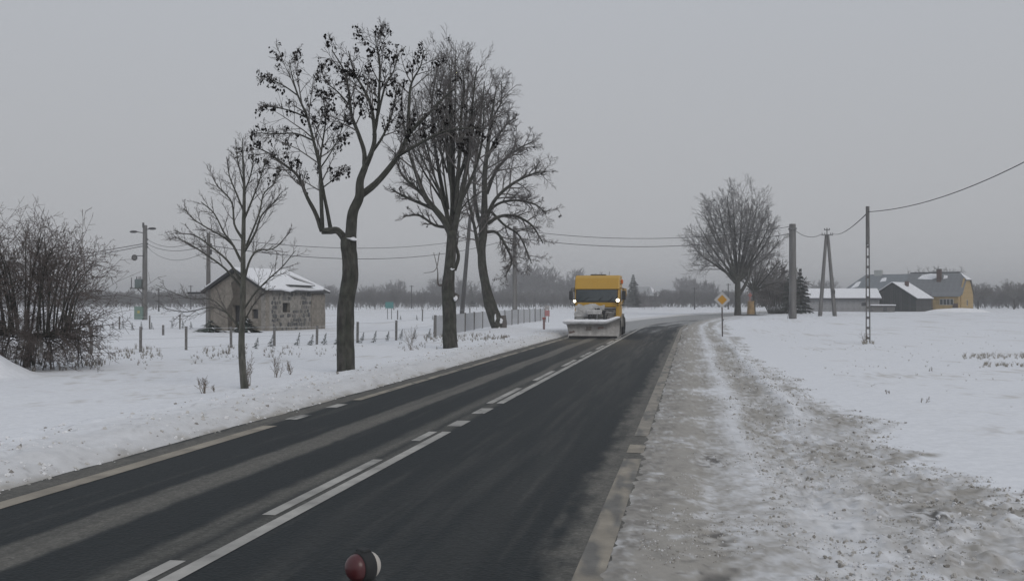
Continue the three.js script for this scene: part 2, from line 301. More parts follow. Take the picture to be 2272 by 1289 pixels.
function grow(W, p, d, L, r, lv, o, R, tips) {
  const n = o.seg[lv], pts = [p.clone()], rad = [r]; let q = p.clone(); d = d.clone();
  for (let k = 1; k <= n; k++) { d.x += (R() - 0.5) * o.wig; d.y += (R() - 0.5) * o.wig + o.trop[lv]; d.z += (R() - 0.5) * o.wig; d.normalize(); q = q.clone().addScaledVector(d, L / n); pts.push(q); rad.push(Math.max(o.rmin * 0.7, r * (1 - 0.72 * k / n))); }
  W.tube(pts, rad, sidesFor(r, o)); spawn(W, pts, rad, L, lv, o, R, tips);
}
// limb drawn through photo pixels at the tree's depth, wandering in depth as it climbs; points [px, py, radius in px, depth offset]
function course(points, d, R, drift = 0) {
  const c = new THREE.CatmullRomCurve3(points.map(([x, y, , dz], i) => pt(x, y, d + (dz ?? drift * i / (points.length - 1))))), n = points.length * 3, pts = c.getPoints(n), rad = [];
  for (let k = 0; k <= n; k++) { const f = k / n * (points.length - 1), i = Math.min(points.length - 2, Math.floor(f)); rad.push(mix(points[i][2], points[i + 1][2], f - i) * d / F); }
  return [pts, rad];
}
const lengthOf = (pts) => pts.reduce((s, p, i) => i ? s + p.distanceTo(pts[i - 1]) : 0, 0);
// a tree as trunk, limbs, crown in the group's own axes
function buildTree(name, label, category, d, trunk, limbs, opt, seed, mats, extra = {}) {
  const R = rng(seed), W = new Wood(), C = new Wood(), tips = [];
  const [tp, tr] = course(trunk, d, R), b = tp[0].clone(); b.y = heightAt(b.x, b.z) - 0.06;
  tp[0].y = b.y; if (extra.flare) { tr[0] *= 1 + extra.flare; tr[1] *= 1 + extra.flare * 0.4; }
  W.tube(tp, tr, 14, extra.lumpy ?? 0.1, seed);
  const t = thing(name, label, category, b, 0, extra.group), off = (g) => g.translate(-b.x, -b.y, -b.z);
  part('trunk', off(W.geo(true)), mats[0], t);
  limbs.forEach((pts, i) => {
    const drift = (extra.drift ?? 0.12) * (i % 2 ? 1 : -1) * (0.3 + R()) * lengthOf(pts.map(([x, y]) => pt(x, y, d))), [lp, lr] = course(pts, d, R, drift);
    const LW = new Wood(); LW.tube(lp, lr, lr[0] > 0.06 ? 10 : 6, lr[0] > 0.06 ? 0.13 : 0.05, seed + i);
    part('limb', off(LW.geo(true)), mats[0], t);
    if (!(extra.bare ?? []).includes(i)) spawn(C, lp, lr, lengthOf(lp) * (opt.scale ?? 1), 0, opt, R, tips);
  });
  if (extra.onTrunk) { const [a, bb] = extra.onTrunk, s0 = Math.floor(a * tp.length), s1 = Math.ceil(bb * tp.length); spawn(C, tp.slice(s0, s1), tr.slice(s0, s1).map((x) => x * 0.5), extra.trunkLen, 0, opt, R, tips); }
  if (extra.dead) extra.dead(C, R, tips);
  part('crown', off(C.geo()), mats[1], t);
  if (extra.leaves) extra.leaves(t, tips, R, b);
  if (extra.snow) for (const [px, py, dz, sx, sy] of extra.snow) { const g = new THREE.IcosahedronGeometry(1, 2); const P = g.attributes.position; for (let k = 0; k < P.count; k++) { const f = 0.4 + 1.1 * noise(P.getX(k) * 1.8 + px, P.getY(k) * 1.8 + P.getZ(k), 5); P.setXYZ(k, P.getX(k) * f, P.getY(k) * f, P.getZ(k) * f); } g.computeVertexNormals(); g.scale(sx, sy, sx * 0.6); const q = pt(px, py, d + dz); part('snow_cap', g.translate(q.x - b.x, q.y - b.y, q.z - b.z), M.snow, t); }
  return t;
}
// hanging bunches of dead leaves and seeds at branch ends
function deadLeaves(count, size) {
  return (t, tips, R, b) => {
    const P = [], N = [], I = [], full = {};
    for (let k = 0; k < count; k++) {
      const e = tips[Math.floor(R() * tips.length)], cell = [e.x, e.y, e.z].map((q) => Math.round(q / (size * 1.7))).join();
      if (full[cell]) continue; full[cell] = 1; const m = 5 + Math.floor(R() * 8), s = size * (0.4 + 0.75 * R());
      for (let j = 0; j < m; j++) {
        const c = V(e.x - b.x + (R() - 0.5) * s, e.y - b.y - R() * s * 1.1, e.z - b.z + (R() - 0.5) * s), a = V(R() - 0.5, -0.6 - R(), R() - 0.5).normalize().multiplyScalar(s * 0.55), w = V(R() - 0.5, R() - 0.5, R() - 0.5).cross(a).normalize().multiplyScalar(s * 0.24), n = a.clone().cross(w).normalize(), q = P.length / 3;
        for (const v of [c, c.clone().addScaledVector(a, 0.5).add(w), c.clone().add(a), c.clone().addScaledVector(a, 0.5).sub(w)]) { P.push(v.x, v.y, v.z); N.push(n.x, n.y, n.z); }
        I.push(q, q + 1, q + 2, q, q + 2, q + 3);
      }
    }
    const g = new THREE.BufferGeometry(); g.setAttribute('position', new THREE.Float32BufferAttribute(P, 3)); g.setAttribute('normal', new THREE.Float32BufferAttribute(N, 3)); g.setIndex(I);
    tag(part('dead_leaves', g, M.leafDead, t), null, null, null, 'stuff');
  };
}
const O = (x) => ({ k: 1, levels: 4, seg: [5, 5, 4, 3], n: [10, 6, 4, 3], t0: [0.25, 0.2, 0.15], ang: [0.75, 0.7, 0.65], lr: [0.5, 0.55, 0.6], rmax: [0.05, 0.02, 0.009], rmin: 0.005, wig: 0.28, trop: [0.06, 0.07, 0.06, 0.04], ...x });

// ---- the roadside row
buildTree('bare_roadside_tree', 'nearest large roadside tree with forked pollarded trunk and clumps of dead leaves', 'tree', 26.9,
  [[767, 838, 20], [767, 770, 19.5], [767, 700, 18.5], [770, 660, 17.5], [777, 610, 18.5], [776, 575, 16.5], [772, 545, 17], [770, 524, 14]],
  [[[771, 545, 10], [760, 524, 8], [747, 511, 7.5], [732, 512, 7.5], [713, 513, 6.5]],
    [[714, 513, 5.5], [699, 472, 4.5], [681, 438, 4], [659, 389, 3.2], [628, 364, 2.4], [592, 338, 1.6], [560, 324, 1]],
    [[715, 508, 5], [712, 440, 4.6], [709, 373, 4.2], [694, 309, 3.4], [680, 258, 2.8], [659, 209, 2.2], [645, 160, 1.2], [641, 132, 0.8]],
    [[733, 508, 5], [726, 470, 4.2], [716, 420, 3.8], [709, 365, 2.8], [716, 310, 2.2], [722, 260, 1.6], [716, 215, 1]],
    [[777, 548, 14], [779, 500, 12.5], [783, 470, 11.5], [797, 436, 10.5], [798, 404, 8.5], [811, 367, 7]],
    [[809, 372, 6], [807, 335, 5], [794, 295, 4.2], [780, 258, 3.6], [774, 210, 2.8], [764, 160, 2], [735, 110, 1.1]],
    [[811, 369, 6.5], [829, 320, 5], [829, 274, 4.4], [820, 228, 3.4], [804, 193, 2.6], [787, 165, 2], [772, 112, 1.1]],
    [[829, 300, 4.4], [836, 262, 3.8], [841, 193, 3], [841, 130, 2.2], [834, 100, 1.3], [831, 76, 0.8]],
    [[838, 255, 3.2], [846, 220, 2.6], [855, 188, 2.2], [871, 160, 1.5], [884, 120, 0.9]],
    [[797, 436, 8.6], [827, 413, 7.4], [864, 372, 6.4], [889, 335, 5.6], [907, 297, 4.6], [945, 257, 3.7], [982, 219, 2.6], [1010, 196, 1.4]],
    [[882, 346, 4.2], [933, 317, 3.5], [979, 294, 2.7], [1034, 284, 1.9], [1085, 286, 1]],
    [[660, 212, 1.8], [632, 192, 1.5], [604, 178, 1.2], [576, 168, 0.8]], [[682, 262, 2], [645, 246, 1.6], [610, 238, 1.2], [578, 236, 0.8]], [[695, 312, 2.2], [655, 296, 1.7], [612, 297, 1.3], [568, 294, 0.8]], [[776, 235, 2], [750, 205, 1.6], [722, 180, 1.2], [710, 150, 0.8]], [[709, 375, 2], [738, 330, 1.5], [758, 285, 1.1], [765, 262, 0.7]], [[711, 420, 1.8], [742, 395, 1.3], [762, 372, 0.8]],
    [[906, 298, 4.4], [907, 231, 3.6], [912, 185, 2.6], [933, 145, 1.7], [940, 110, 1]],
    [[820, 345, 4], [850, 300, 3], [872, 240, 2.2], [880, 190, 1.3]]],
  O({ n: [12, 6, 4, 2], lr: [0.36, 0.55, 0.55], rmin: 0.0065, seg: [5, 4, 3, 2], rmax: [0.022, 0.012, 0.008], t0: [0.3, 0.2, 0.2], wig: 0.34, trop: [0.05, 0.05, 0.03, 0] }), 11, [M.bark, M.twig],
  { lumpy: 0.15, flare: 0.06, bare: [0, 4], leaves: deadLeaves(760, 0.165), snow: [[781, 530, -0.12, 0.14, 0.05]], group: 'roadside tree row' });

const slim = []; { const R = rng(29); for (let k = 0; k < 13; k++) { const x1 = 888 + k * 15 + R() * 10, top = 95 + Math.abs(x1 - 1005) * 1.25 + R() * 60, x0 = 1003 + (x1 - 1003) * 0.22, y0 = 470 - R() * 90; slim.push([[x0, y0, 2.6], [mix(x0, x1, 0.45), mix(y0, top, 0.33), 2], [mix(x0, x1, 0.85), mix(y0, top, 0.7), 1.4], [x1, top, 0.7]]); } }
buildTree('bare_roadside_tree', 'tall upright bare tree with broken side stump, standing between fence and road', 'tree', 40.9,
  [[1001, 781, 17], [998, 745, 16], [997, 700, 15.5], [995, 665, 14.5], [994, 640, 15], [996, 610, 12.5], [999, 580, 11.5], [1002, 540, 11], [1003, 512, 11.5]],
  [[[1000, 520, 8], [985, 490, 7], [963, 462, 6.5], [945, 440, 6], [925, 390, 4.2], [905, 330, 2.8], [893, 260, 1.6], [890, 200, 0.9]],
    [[1002, 520, 9], [1005, 470, 7], [1004, 400, 6], [1003, 330, 5], [1001, 260, 4], [998, 180, 2.8], [1000, 170, 1.8], [1003, 135, 0.9]],
    [[1006, 518, 8], [1018, 460, 6.5], [1030, 400, 5.2], [1042, 330, 4.2], [1046, 260, 3.2], [1050, 210, 2.2], [1058, 145, 1.1]],
    [[996, 500, 5.5], [985, 440, 4.6], [972, 370, 3.8], [962, 300, 3], [958, 220, 2.2], [965, 180, 1.4], [972, 125, 0.8]],
    [[1010, 470, 5], [1016, 400, 4.2], [1020, 320, 3.4], [1024, 240, 2.6], [1030, 195, 1.8], [1024, 140, 0.9]],
    [[965, 465, 4.2], [930, 450, 3.4], [895, 435, 2.6], [868, 420, 1.4]],
    [[945, 440, 4], [925, 420, 3.4], [890, 385, 2.4], [875, 340, 1.4]],
    [[998, 505, 4], [965, 500, 3], [930, 478, 2.4], [895, 480, 1.4]],
    [[1018, 455, 4.4], [1040, 410, 3.6], [1062, 350, 2.8], [1072, 285, 2], [1074, 225, 1.1]],
    [[1009, 600, 4], [1017, 570, 4], [1011, 540, 3], [1012, 490, 2.4], [1030, 455, 1.6], [1060, 430, 1]],
    [[1003, 430, 3.6], [992, 350, 3], [985, 270, 2.4], [975, 210, 1.6], [985, 150, 0.9]], ...slim],
  O({ n: [12, 7, 4, 3], lr: [0.34, 0.52, 0.6], ang: [0.62, 0.6, 0.6], seg: [5, 4, 3, 2], rmax: [0.04, 0.017, 0.009], rmin: 0.0075, wig: 0.26, trop: [0.1, 0.09, 0.06, 0.03] }), 23, [M.bark, M.twig],
  { lumpy: 0.12, flare: 0.08, drift: 0.22, leaves: deadLeaves(80, 0.15), snow: [[1011, 662, -0.3, 0.09, 0.1], [1002, 597, -0.15, 0.1, 0.04]], group: 'roadside tree row',
    dead: (C, R) => { const [a, b] = course([[1000, 668, 9], [1010, 660, 8], [1015, 652, 6]], 40.9, R); C.tube(a, b, 8, 0.25, 3); for (const q of [[[985, 632, 3], [973, 632, 2.5], [971, 600, 1], [962, 560, 0.6]], [[975, 560, 1], [965, 600, 0.8], [940, 606, 0.5]]]) { const [c, d] = course(q, 40.9, R); C.tube(c, d, 4); } } });

buildTree('bare_roadside_tree', 'leaning bare tree with hollow snowy base and drooping outer branches', 'tree', 61.5,
  [[1112, 744, 14], [1100, 712, 15], [1090, 685, 14], [1082, 655, 12], [1076, 625, 10], [1070, 590, 9.5], [1069, 550, 9], [1072, 512, 10], [1074, 480, 9]],
  [[[1074, 500, 8], [1075, 440, 6.5], [1075, 390, 5.6], [1083, 320, 4.2], [1090, 260, 2.8], [1102, 190, 1.1]],
    [[1070, 515, 5], [1058, 470, 4.4], [1052, 400, 3.6], [1060, 320, 2.8], [1068, 240, 1.9], [1075, 180, 1]],
    [[1078, 490, 5], [1094, 450, 4.2], [1115, 425, 3.6], [1150, 400, 2.8], [1185, 385, 1.9], [1215, 380, 1]],
    [[1082, 496, 4.4], [1110, 480, 3.6], [1145, 480, 3], [1180, 500, 2.2], [1205, 540, 1.2]],
    [[1078, 515, 4], [1100, 515, 3.4], [1122, 545, 2.8], [1135, 580, 2.2], [1120, 615, 1.1]],
    [[1080, 430, 4.2], [1100, 380, 3.6], [1125, 350, 2.8], [1150, 330, 2.2], [1180, 315, 1.1]],
    [[1082, 350, 3.6], [1100, 310, 2.8], [1120, 280, 2.2], [1140, 262, 1.1]],
    [[1082, 470, 3.6], [1110, 450, 3], [1150, 445, 2.4], [1190, 455, 1.8], [1212, 475, 1]],
    [[1071, 600, 5], [1060, 545, 4], [1052, 500, 3.2], [1040, 450, 2.2], [1035, 410, 1.1]],
    [[1090, 470, 3], [1120, 500, 2.6], [1150, 520, 2.2], [1170, 560, 1.6], [1180, 585, 0.9]],
    [[1085, 300, 3], [1095, 260, 2.4], [1112, 225, 1.6], [1112, 180, 0.9]]],
  O({ n: [15, 9, 6, 3], lr: [0.42, 0.52, 0.6], ang: [0.8, 0.8, 0.75], seg: [5, 4, 3, 2], rmax: [0.05, 0.022, 0.013], rmin: 0.010, k: 1.4, wig: 0.42, trop: [0.02, 0.03, 0.03, 0.04] }), 37, [M.bark, M.twig],
  { lumpy: 0.12, flare: 0.1, drift: 0.25, leaves: deadLeaves(40, 0.18), group: 'roadside tree row', snow: [[1099, 706, -0.4, 0.06, 0.2], [1112, 712, -0.3, 0.1, 0.16], [1117, 730, -0.2, 0.1, 0.26], [1108, 730, -0.38, 0.07, 0.12]],
    dead: (C, R) => { const [a, b] = course([[1114, 742, 9], [1117, 720, 8], [1116, 700, 6]], 61.4, R); C.tube(a, b, 8, 0.3, 4); } });

buildTree('young_bare_tree', 'slim young bare tree with fine upswept branches in front of the ruined cottage', 'tree', 21.9,
  [[545, 877, 9.5], [540, 830, 8.2], [536, 770, 7.2], [537, 710, 6.6], [539, 650, 6.2], [539, 570, 5.4], [540, 490, 4.4], [541, 420, 3.4], [538, 355, 2], [537, 306, 0.8]],
  [[[535, 581, 3.4], [513, 538, 2.6], [498, 519, 2.2], [473, 472, 1.6], [445, 448, 1]],
    [[536, 528, 3.2], [520, 500, 2.6], [513, 448, 2], [482, 413, 1.5], [470, 392, 0.9]],
    [[536, 625, 3.2], [504, 578, 2.6], [467, 547, 2], [430, 522, 1.5], [388, 518, 0.8]],
    [[537, 640, 3], [500, 597, 2.4], [458, 566, 2], [414, 538, 1.4], [386, 525, 0.8]],
    [[520, 548, 2.4], [498, 528, 2.2], [461, 507, 1.7], [427, 485, 1.3], [406, 462, 0.8]],
    [[541, 625, 3.2], [554, 578, 2.6], [570, 556, 2], [606, 552, 1.5], [642, 516, 0.9]],
    [[541, 560, 3.2], [566, 516, 2.6], [579, 479, 2.1], [603, 454, 1.6], [626, 424, 0.9]],
    [[545, 547, 2.6], [575, 472, 2.2], [585, 429, 1.8], [606, 408, 1.4], [622, 370, 0.8]],
    [[540, 490, 2.8], [560, 440, 2.2], [575, 400, 1.7], [590, 350, 0.9]],
    [[540, 470, 2.4], [522, 425, 2], [508, 390, 1.6], [502, 350, 0.8]],
    [[540, 430, 2.2], [556, 385, 1.7], [562, 340, 0.8]], [[540, 410, 2], [527, 360, 1.5], [522, 320, 0.7]],
    [[538, 690, 2.6], [566, 650, 2.2], [597, 618, 1.8], [625, 593, 1.5], [655, 556, 0.8]],
    [[536, 738, 2], [510, 700, 1.7], [475, 682, 1.4], [410, 692, 1], [350, 680, 0.6]],
    [[536, 740, 1.8], [520, 715, 1.6], [470, 665, 1.2], [420, 662, 1], [345, 632, 0.6]],
    [[538, 720, 2.2], [560, 680, 1.8], [580, 655, 1.2], [600, 640, 0.7]]],
  O({ n: [11, 5, 3, 2], lr: [0.36, 0.5, 0.5], ang: [0.62, 0.6, 0.6], rmax: [0.010, 0.007, 0.005], rmin: 0.0038, k: 0.5, levels: 4, seg: [5, 4, 3, 2], wig: 0.26, trop: [0.08, 0.08, 0.05, 0] }), 51, [M.barkGrey, M.twig], { lumpy: 0.05, drift: 0.3, onTrunk: [0.55, 0.98], trunkLen: 1.6 });

// ---- old garden tree with a thicket of shoots
{
  const shoots = []; const R = rng(5);
  for (let k = 0; k < 44; k++) { const x0 = mix(-60, 150, k / 43) + R() * 8, y0 = 742 + Math.abs(x0 - 60) * -0.02 + R() * 8, top = 508 + Math.abs(x0 - 55) * 0.5 + R() * R() * 110, lean = (x0 - 55) * 0.5 + (R() - 0.5) * 70; shoots.push([[x0, y0, 2.4, (R() - 0.5) * 2.2], [x0 + lean * 0.25, mix(y0, top, 0.35), 1.9, (R() - 0.5) * 2.6], [x0 + lean * 0.65, mix(y0, top, 0.7) + (R() - 0.5) * 20, 1.3, (R() - 0.5) * 3], [x0 + lean * 1.25, top + Math.abs(lean) * 0.35, 0.7, (R() - 0.5) * 3.4]]); }
  for (let k = 0; k < 14; k++) { const s = k % 3 ? 1 : -1, x0 = 60 + s * R() * 70, y0 = 742 + R() * 8, e = 60 + s * (90 + R() * 80); shoots.push([[x0, y0, 2, (R() - 0.5) * 2], [mix(x0, e, 0.5), y0 - 25 + R() * 30, 1.5, (R() - 0.5) * 3], [e, y0 - 40 + R() * 90, 0.7, (R() - 0.5) * 3.4]]); }
  for (let k = 0; k < 17; k++) { const x0 = -40 + R() * 225, y0 = 806 + R() * 16, dx = (R() - 0.5) * 50, up = 45 + R() * 80; shoots.push([[x0, y0, 1.1, (R() - 0.5) * 2.4], [x0 + dx * 0.4, y0 - up * 0.55, 0.9, (R() - 0.5) * 2.8], [x0 + dx, y0 - up, 0.5, (R() - 0.5) * 3.2]]); }
  for (let k = 0; k < 18; k++) { const x0 = -20 + R() * 170, y0 = 744 + R() * 8, e = x0 + (x0 - 55) * 0.5 + (R() - 0.5) * 50; shoots.push([[x0, y0, 1.6, (R() - 0.5) * 1.5], [mix(x0, e, 0.6), y0 + 10 + R() * 14, 1.2, (R() - 0.5) * 2.5], [e, y0 + 30 + R() * 40, 0.6, (R() - 0.5) * 3]]); }
  buildTree('old_garden_tree', 'low wide bare tree thick with upright shoots and snowy limbs near the fence', 'tree', 28.7,
    [[58, 826, 9], [62, 790, 7.5], [66, 765, 7.5], [73, 744, 8]],
    [[[72, 746, 6.5], [40, 738, 5.5], [0, 730, 4.5], [-60, 722, 3]], [[72, 746, 6], [105, 739, 5], [135, 744, 4], [165, 752, 2]], ...shoots],
    O({ n: [11, 5, 3, 2], lr: [0.42, 0.5, 0.5], ang: [0.7, 0.8, 0.8], rmax: [0.013, 0.009, 0.007], rmin: 0.0062, k: 0.6, levels: 4, seg: [4, 3, 2, 2], wig: 0.55, trop: [0.04, 0.02, 0, 0] }), 61, [M.bark, M.twigBrown],
    { drift: 0, snow: [[40, 733, 0, 0.3, 0.045], [10, 727, 0, 0.25, 0.04], [95, 736, -0.05, 0.26, 0.045], [130, 745, -0.05, 0.2, 0.04], [62, 817, -0.1, 0.1, 0.03]] });
}

// ---- trees beyond the bend
{
  const R = rng(77), limbs = [];
  for (let k = 0; k < 15; k++) { const a = mix(-1.12, 1.0, k / 14) + (R() - 0.5) * 0.1, len = 150 + 50 * Math.cos(a * 1.2) - 25 * R(), x0 = 1637 + a * 6, y0 = 628 - R() * 14, ex = x0 + Math.sin(a) * len * 0.62, ey = y0 - Math.cos(a) * len; limbs.push([[x0, y0, 3.4, 0], [mix(x0, ex, 0.3) + a * 4, mix(y0, ey, 0.33), 2.5, (R() - 0.5) * 5], [mix(x0, ex, 0.68) + a * 5, mix(y0, ey, 0.68), 1.5, (R() - 0.5) * 9], [ex, ey, 0.7, (R() - 0.5) * 12]]); }
  limbs.push([[1640, 655, 4, 0], [1654, 632, 3.6, 0], [1666, 600, 3, 1], [1670, 560, 2.2, 2], [1688, 500, 1, 3]]);
  buildTree('bare_bend_tree', 'large round-crowned bare tree standing at the road bend beside the shrine', 'tree', 140,
    [[1637, 702, 8.5], [1637, 680, 7.2], [1637, 655, 6.8], [1637, 635, 6.4], [1637, 612, 5.5]], limbs,
    O({ n: [13, 8, 6, 3], lr: [0.4, 0.52, 0.65], ang: [0.55, 0.62, 0.65], seg: [5, 3, 2, 2], rmax: [0.07, 0.034, 0.021], rmin: 0.019, k: 2.4, wig: 0.26, trop: [0.05, 0.05, 0.04, 0] }), 79, [M.bark, M.twigGrey], { lumpy: 0.05, drift: 0 });
  const l2 = []; for (let k = 0; k < 10; k++) { const a = mix(-0.9, 1.25, k / 9), len = 75 + 30 * R(), x0 = 1674, y0 = 650 - R() * 8; l2.push([[x0, y0, 2, 0], [x0 + Math.sin(a) * len * 0.4, y0 - Math.cos(a) * len * 0.45, 1.4, (R() - 0.5) * 4], [x0 + Math.sin(a) * len * 0.85, y0 - Math.cos(a) * len, 0.6, (R() - 0.5) * 6]]); }
  buildTree('bare_bend_tree', 'smaller grey bare tree growing close behind the ochre shrine', 'tree', 146, [[1673, 700, 4], [1673, 675, 3.4], [1674, 645, 3.2]], l2,
    O({ n: [10, 6, 4, 3], lr: [0.42, 0.5, 0.6], ang: [0.7, 0.7, 0.7], seg: [4, 3, 2, 2], rmax: [0.05, 0.035, 0.028], rmin: 0.025, k: 2.4, wig: 0.4, trop: [0.03, 0.03, 0.02, 0] }), 83, [M.bark, M.twigGrey], { drift: 0 });
  const l3 = []; for (let k = 0; k < 16; k++) { const a = mix(-0.7, 0.85, k / 15), len = 60 + 40 * R(), x0 = 1722 + a * 22, y0 = 696; l3.push([[x0, y0, 1.4, (R() - 0.5) * 3], [x0 + Math.sin(a) * len * 0.3, y0 - Math.cos(a) * len * 0.5, 1, (R() - 0.5) * 4], [x0 + Math.sin(a) * len * 0.6, y0 - Math.cos(a) * len, 0.5, (R() - 0.5) * 6]]); }
  buildTree('bare_bush', 'dense dark leafless bush beside the thick concrete pole', 'bush', 156, [[1722, 698, 2.5], [1722, 690, 2.2], [1722, 684, 2]], l3,
    O({ n: [16, 9, 5, 3], levels: 3, seg: [4, 3, 2, 2], lr: [0.5, 0.5, 0.6], ang: [0.7, 0.8, 0.8], rmax: [0.07, 0.065, 0.06], rmin: 0.06, k: 2.4, wig: 0.5, trop: [0.03, 0.02, 0.02, 0] }), 87, [M.bark, M.twig], { drift: 0 });
}

// spruces: drooping tiers of needle sprays round a stem
function spruce(name, label, at, H, Wd, seed, snowy, group, category = 'spruce') {
  const R = rng(seed), t = thing(name, label, category, at, 0, group), P = [], I = [], SP = [], SI = [];
  part('trunk', new THREE.CylinderGeometry(0.01, Wd * 0.06, H * 0.97, 6).translate(0, H * 0.485, 0), M.bark, t);
  const leafy = (c, dir, len, wid, up, A = P, B = I) => { const s = V(-dir.z, 0, dir.x).multiplyScalar(wid), q = A.length / 3, e = c.clone().addScaledVector(dir, len); e.y -= len * 0.3; for (const v of [c, c.clone().lerp(e, 0.55).add(s).add(V(0, up, 0)), e, c.clone().lerp(e, 0.55).sub(s).add(V(0, up * 0.4 - wid * 0.4, 0))]) A.push(v.x, v.y, v.z); B.push(q, q + 1, q + 2, q, q + 2, q + 3); };
  const n = H < 0.9 ? 110 : Math.round(240 + 26 * H), tiers = Math.max(9, Math.round(H * 1.7));
  for (let k = 0; k < n; k++) { const f0 = Math.pow(R(), 0.8), f = (Math.floor(f0 * tiers) + 0.45 * R()) / tiers, y = H * (0.06 + 0.93 * f), rr = Wd * Math.pow(1 - f, 0.85) * (0.4 + 0.75 * R() * R() + 0.15 * noise(k * 0.37, 2, seed)) + 0.02 * H, a = R() * 6.283, dir = V(Math.cos(a), 0, Math.sin(a)); leafy(V(dir.x * rr * 0.25 * R(), y, dir.z * rr * 0.25 * R()), dir, rr, rr * 0.13 + 0.01 * H, 0.02 * H); if (R() < 0.9) leafy(V(dir.x * rr * 0.5, y - rr * 0.12, dir.z * rr * 0.5), V(Math.cos(a + R() - 0.5), 0, Math.sin(a + R() - 0.5)), rr * 0.6, rr * 0.1 + 0.008 * H, 0); if (snowy && R() < 0.22) leafy(V(dir.x * rr * 0.45, y - rr * 0.08 + 0.03 * H, dir.z * rr * 0.45), dir, rr * 0.5, rr * 0.12, 0.012 * H, SP, SI); }
  const mk = (A, B) => { const g = new THREE.BufferGeometry(); g.setAttribute('position', new THREE.Float32BufferAttribute(A, 3)); g.setIndex(B); g.computeVertexNormals(); return g; };
  part('crown', mk(P, I), M.needle, t); if (snowy) tag(part('snow_dusting', mk(SP, SI), M.snowLeaf ??= mat([0.8, 0.81, 0.84], 0.9, { side: THREE.DoubleSide }), t), null, null, null, 'stuff');
  return t;
}
const onGround = (px, d) => { const x = (px - 1136) / F * d; return V(x, heightAt(x, -d) - 0.04, -d); };
spruce('spruce_tree', 'tall dark spruce rising above the far orchard beyond the plough truck', onGround(1405, 312), 10.4, 3.3, 3, false);
spruce('spruce_tree', 'small far spruce tip above the orchard between two leaning trunks', onGround(1045, 330), 7.2, 1.6, 4, false);
spruce('columnar_spruce', 'narrow dark spruce just beside the thick concrete pole', onGround(1776, 150), 7.0, 1.2, 5, false);
spruce('columnar_spruce', 'shorter dark spruce next to the long white farm building', onGround(1787, 156), 5.2, 1.3, 6, false);
spruce('dark_evergreen', 'rounded dark evergreen partly behind the thick concrete pole', onGround(1749, 150), 5.6, 1.5, 7, false, null, 'evergreen');
spruce('snowy_spruce_bush', 'low snow-dusted spruce bush at the foot of the pole by the ruined cottage', onGround(466, 62.5), 0.85, 1.5, 8, true, null, 'bush');
spruce('snowy_spruce_bush', 'low snow-covered conifer bush before the cottage gable', onGround(545, 62), 1.1, 1.4, 9, true, null, 'bush');

// ---------------------------------------------------------------- far orchard, stuff
function farTree(seed, H) {
  const W = new Wood(), R = rng(seed); const o = O({ levels: 3, seg: [3, 3, 2], n: [12, 6], lr: [0.55, 0.55], ang: [0.7, 0.7], rmax: [0.07, 0.06], rmin: 0.05, k: 6, wig: 0.4, trop: [0.1, 0.1, 0.05] });
  for (let k = 0; k < 4; k++) grow(W, V((R() - 0.5) * 0.3, 0, (R() - 0.5) * 0.3), V((R() - 0.5) * 0.9, 1, (R() - 0.5) * 0.9).normalize(), H * (0.8 + 0.25 * R()), 0.085, 0, o, R);
  return W.geo();
}
{
  const R = rng(101), kinds = [farTree(1, 4.6), farTree(2, 5), farTree(3, 4.2)], put = [[], [], []];
  for (let row = 0; row < 6; row++) { const d = 316 + row * 16; for (let px = -140; px < 2420; px += 13) { const q = 0.72 + 0.32 * R() + 0.25 * (fbm(px * 0.008, row, 2, 110) - 0.5); put[Math.floor(R() * 3)].push([px + (R() - 0.5) * 14, d + (R() - 0.5) * 12, q]); } }
  for (let px = -100; px < 2400; px += 12) { const h = fbm(px * 0.011, 4, 3, 111); if (h > 0.47) put[Math.floor(R() * 3)].push([px + R() * 10, 470 + R() * 40, 1.2 + (h - 0.47) * 5 + R() * 0.4]); }
  for (let px = 2150; px < 2420; px += 9) put[Math.floor(R() * 3)].push([px + R() * 8, 262 + R() * 30, 0.75 + 0.55 * R()]);
  put.forEach((list, k) => {
    const m = new THREE.InstancedMesh(kinds[k], M.farWood, list.length), q = new THREE.Quaternion(); m.name = numbered('treeline');
    list.forEach(([px, d, s], i) => { const x = (px - 1136) / F * d; m.setMatrixAt(i, new THREE.Matrix4().compose(V(x, heightAt(x, -d) - 0.1, -d), q.setFromAxisAngle(V(0, 1, 0), i * 2.4), V(s, s, s))); });
    m.castShadow = m.receiveShadow = true; scene.add(m); tag(m, ['long grey band of leafless orchard trees along the horizon', 'twiggy bare orchard trees filling the grey horizon band', 'low bare orchard rows closing the far fields'][k], 'treeline', null, 'stuff');
  });
  const st = [], sg = box(0.07, 1.1, 0.07, 0, 0.55, 0);
  for (let k = 0; k < 420; k++) { const px = R() * 1500 - 40, d = 215 + R() * 95; st.push([px, d, 0.6 + 0.7 * R()]); }
  const m = new THREE.InstancedMesh(sg, M.farWood, st.length); m.name = 'orchard_stake_field'; st.forEach(([px, d, s], i) => { const p = onGround(px, d); m.setMatrixAt(i, new THREE.Matrix4().compose(p, new THREE.Quaternion().setFromEuler(new THREE.Euler((R() - 0.5) * 0.2, R(), (R() - 0.5) * 0.2)), V(1, s, 1))); }); scene.add(m); shade(m); tag(m, 'tiny stakes of the young orchard dotting the far snow', 'stakes', null, 'stuff');
}

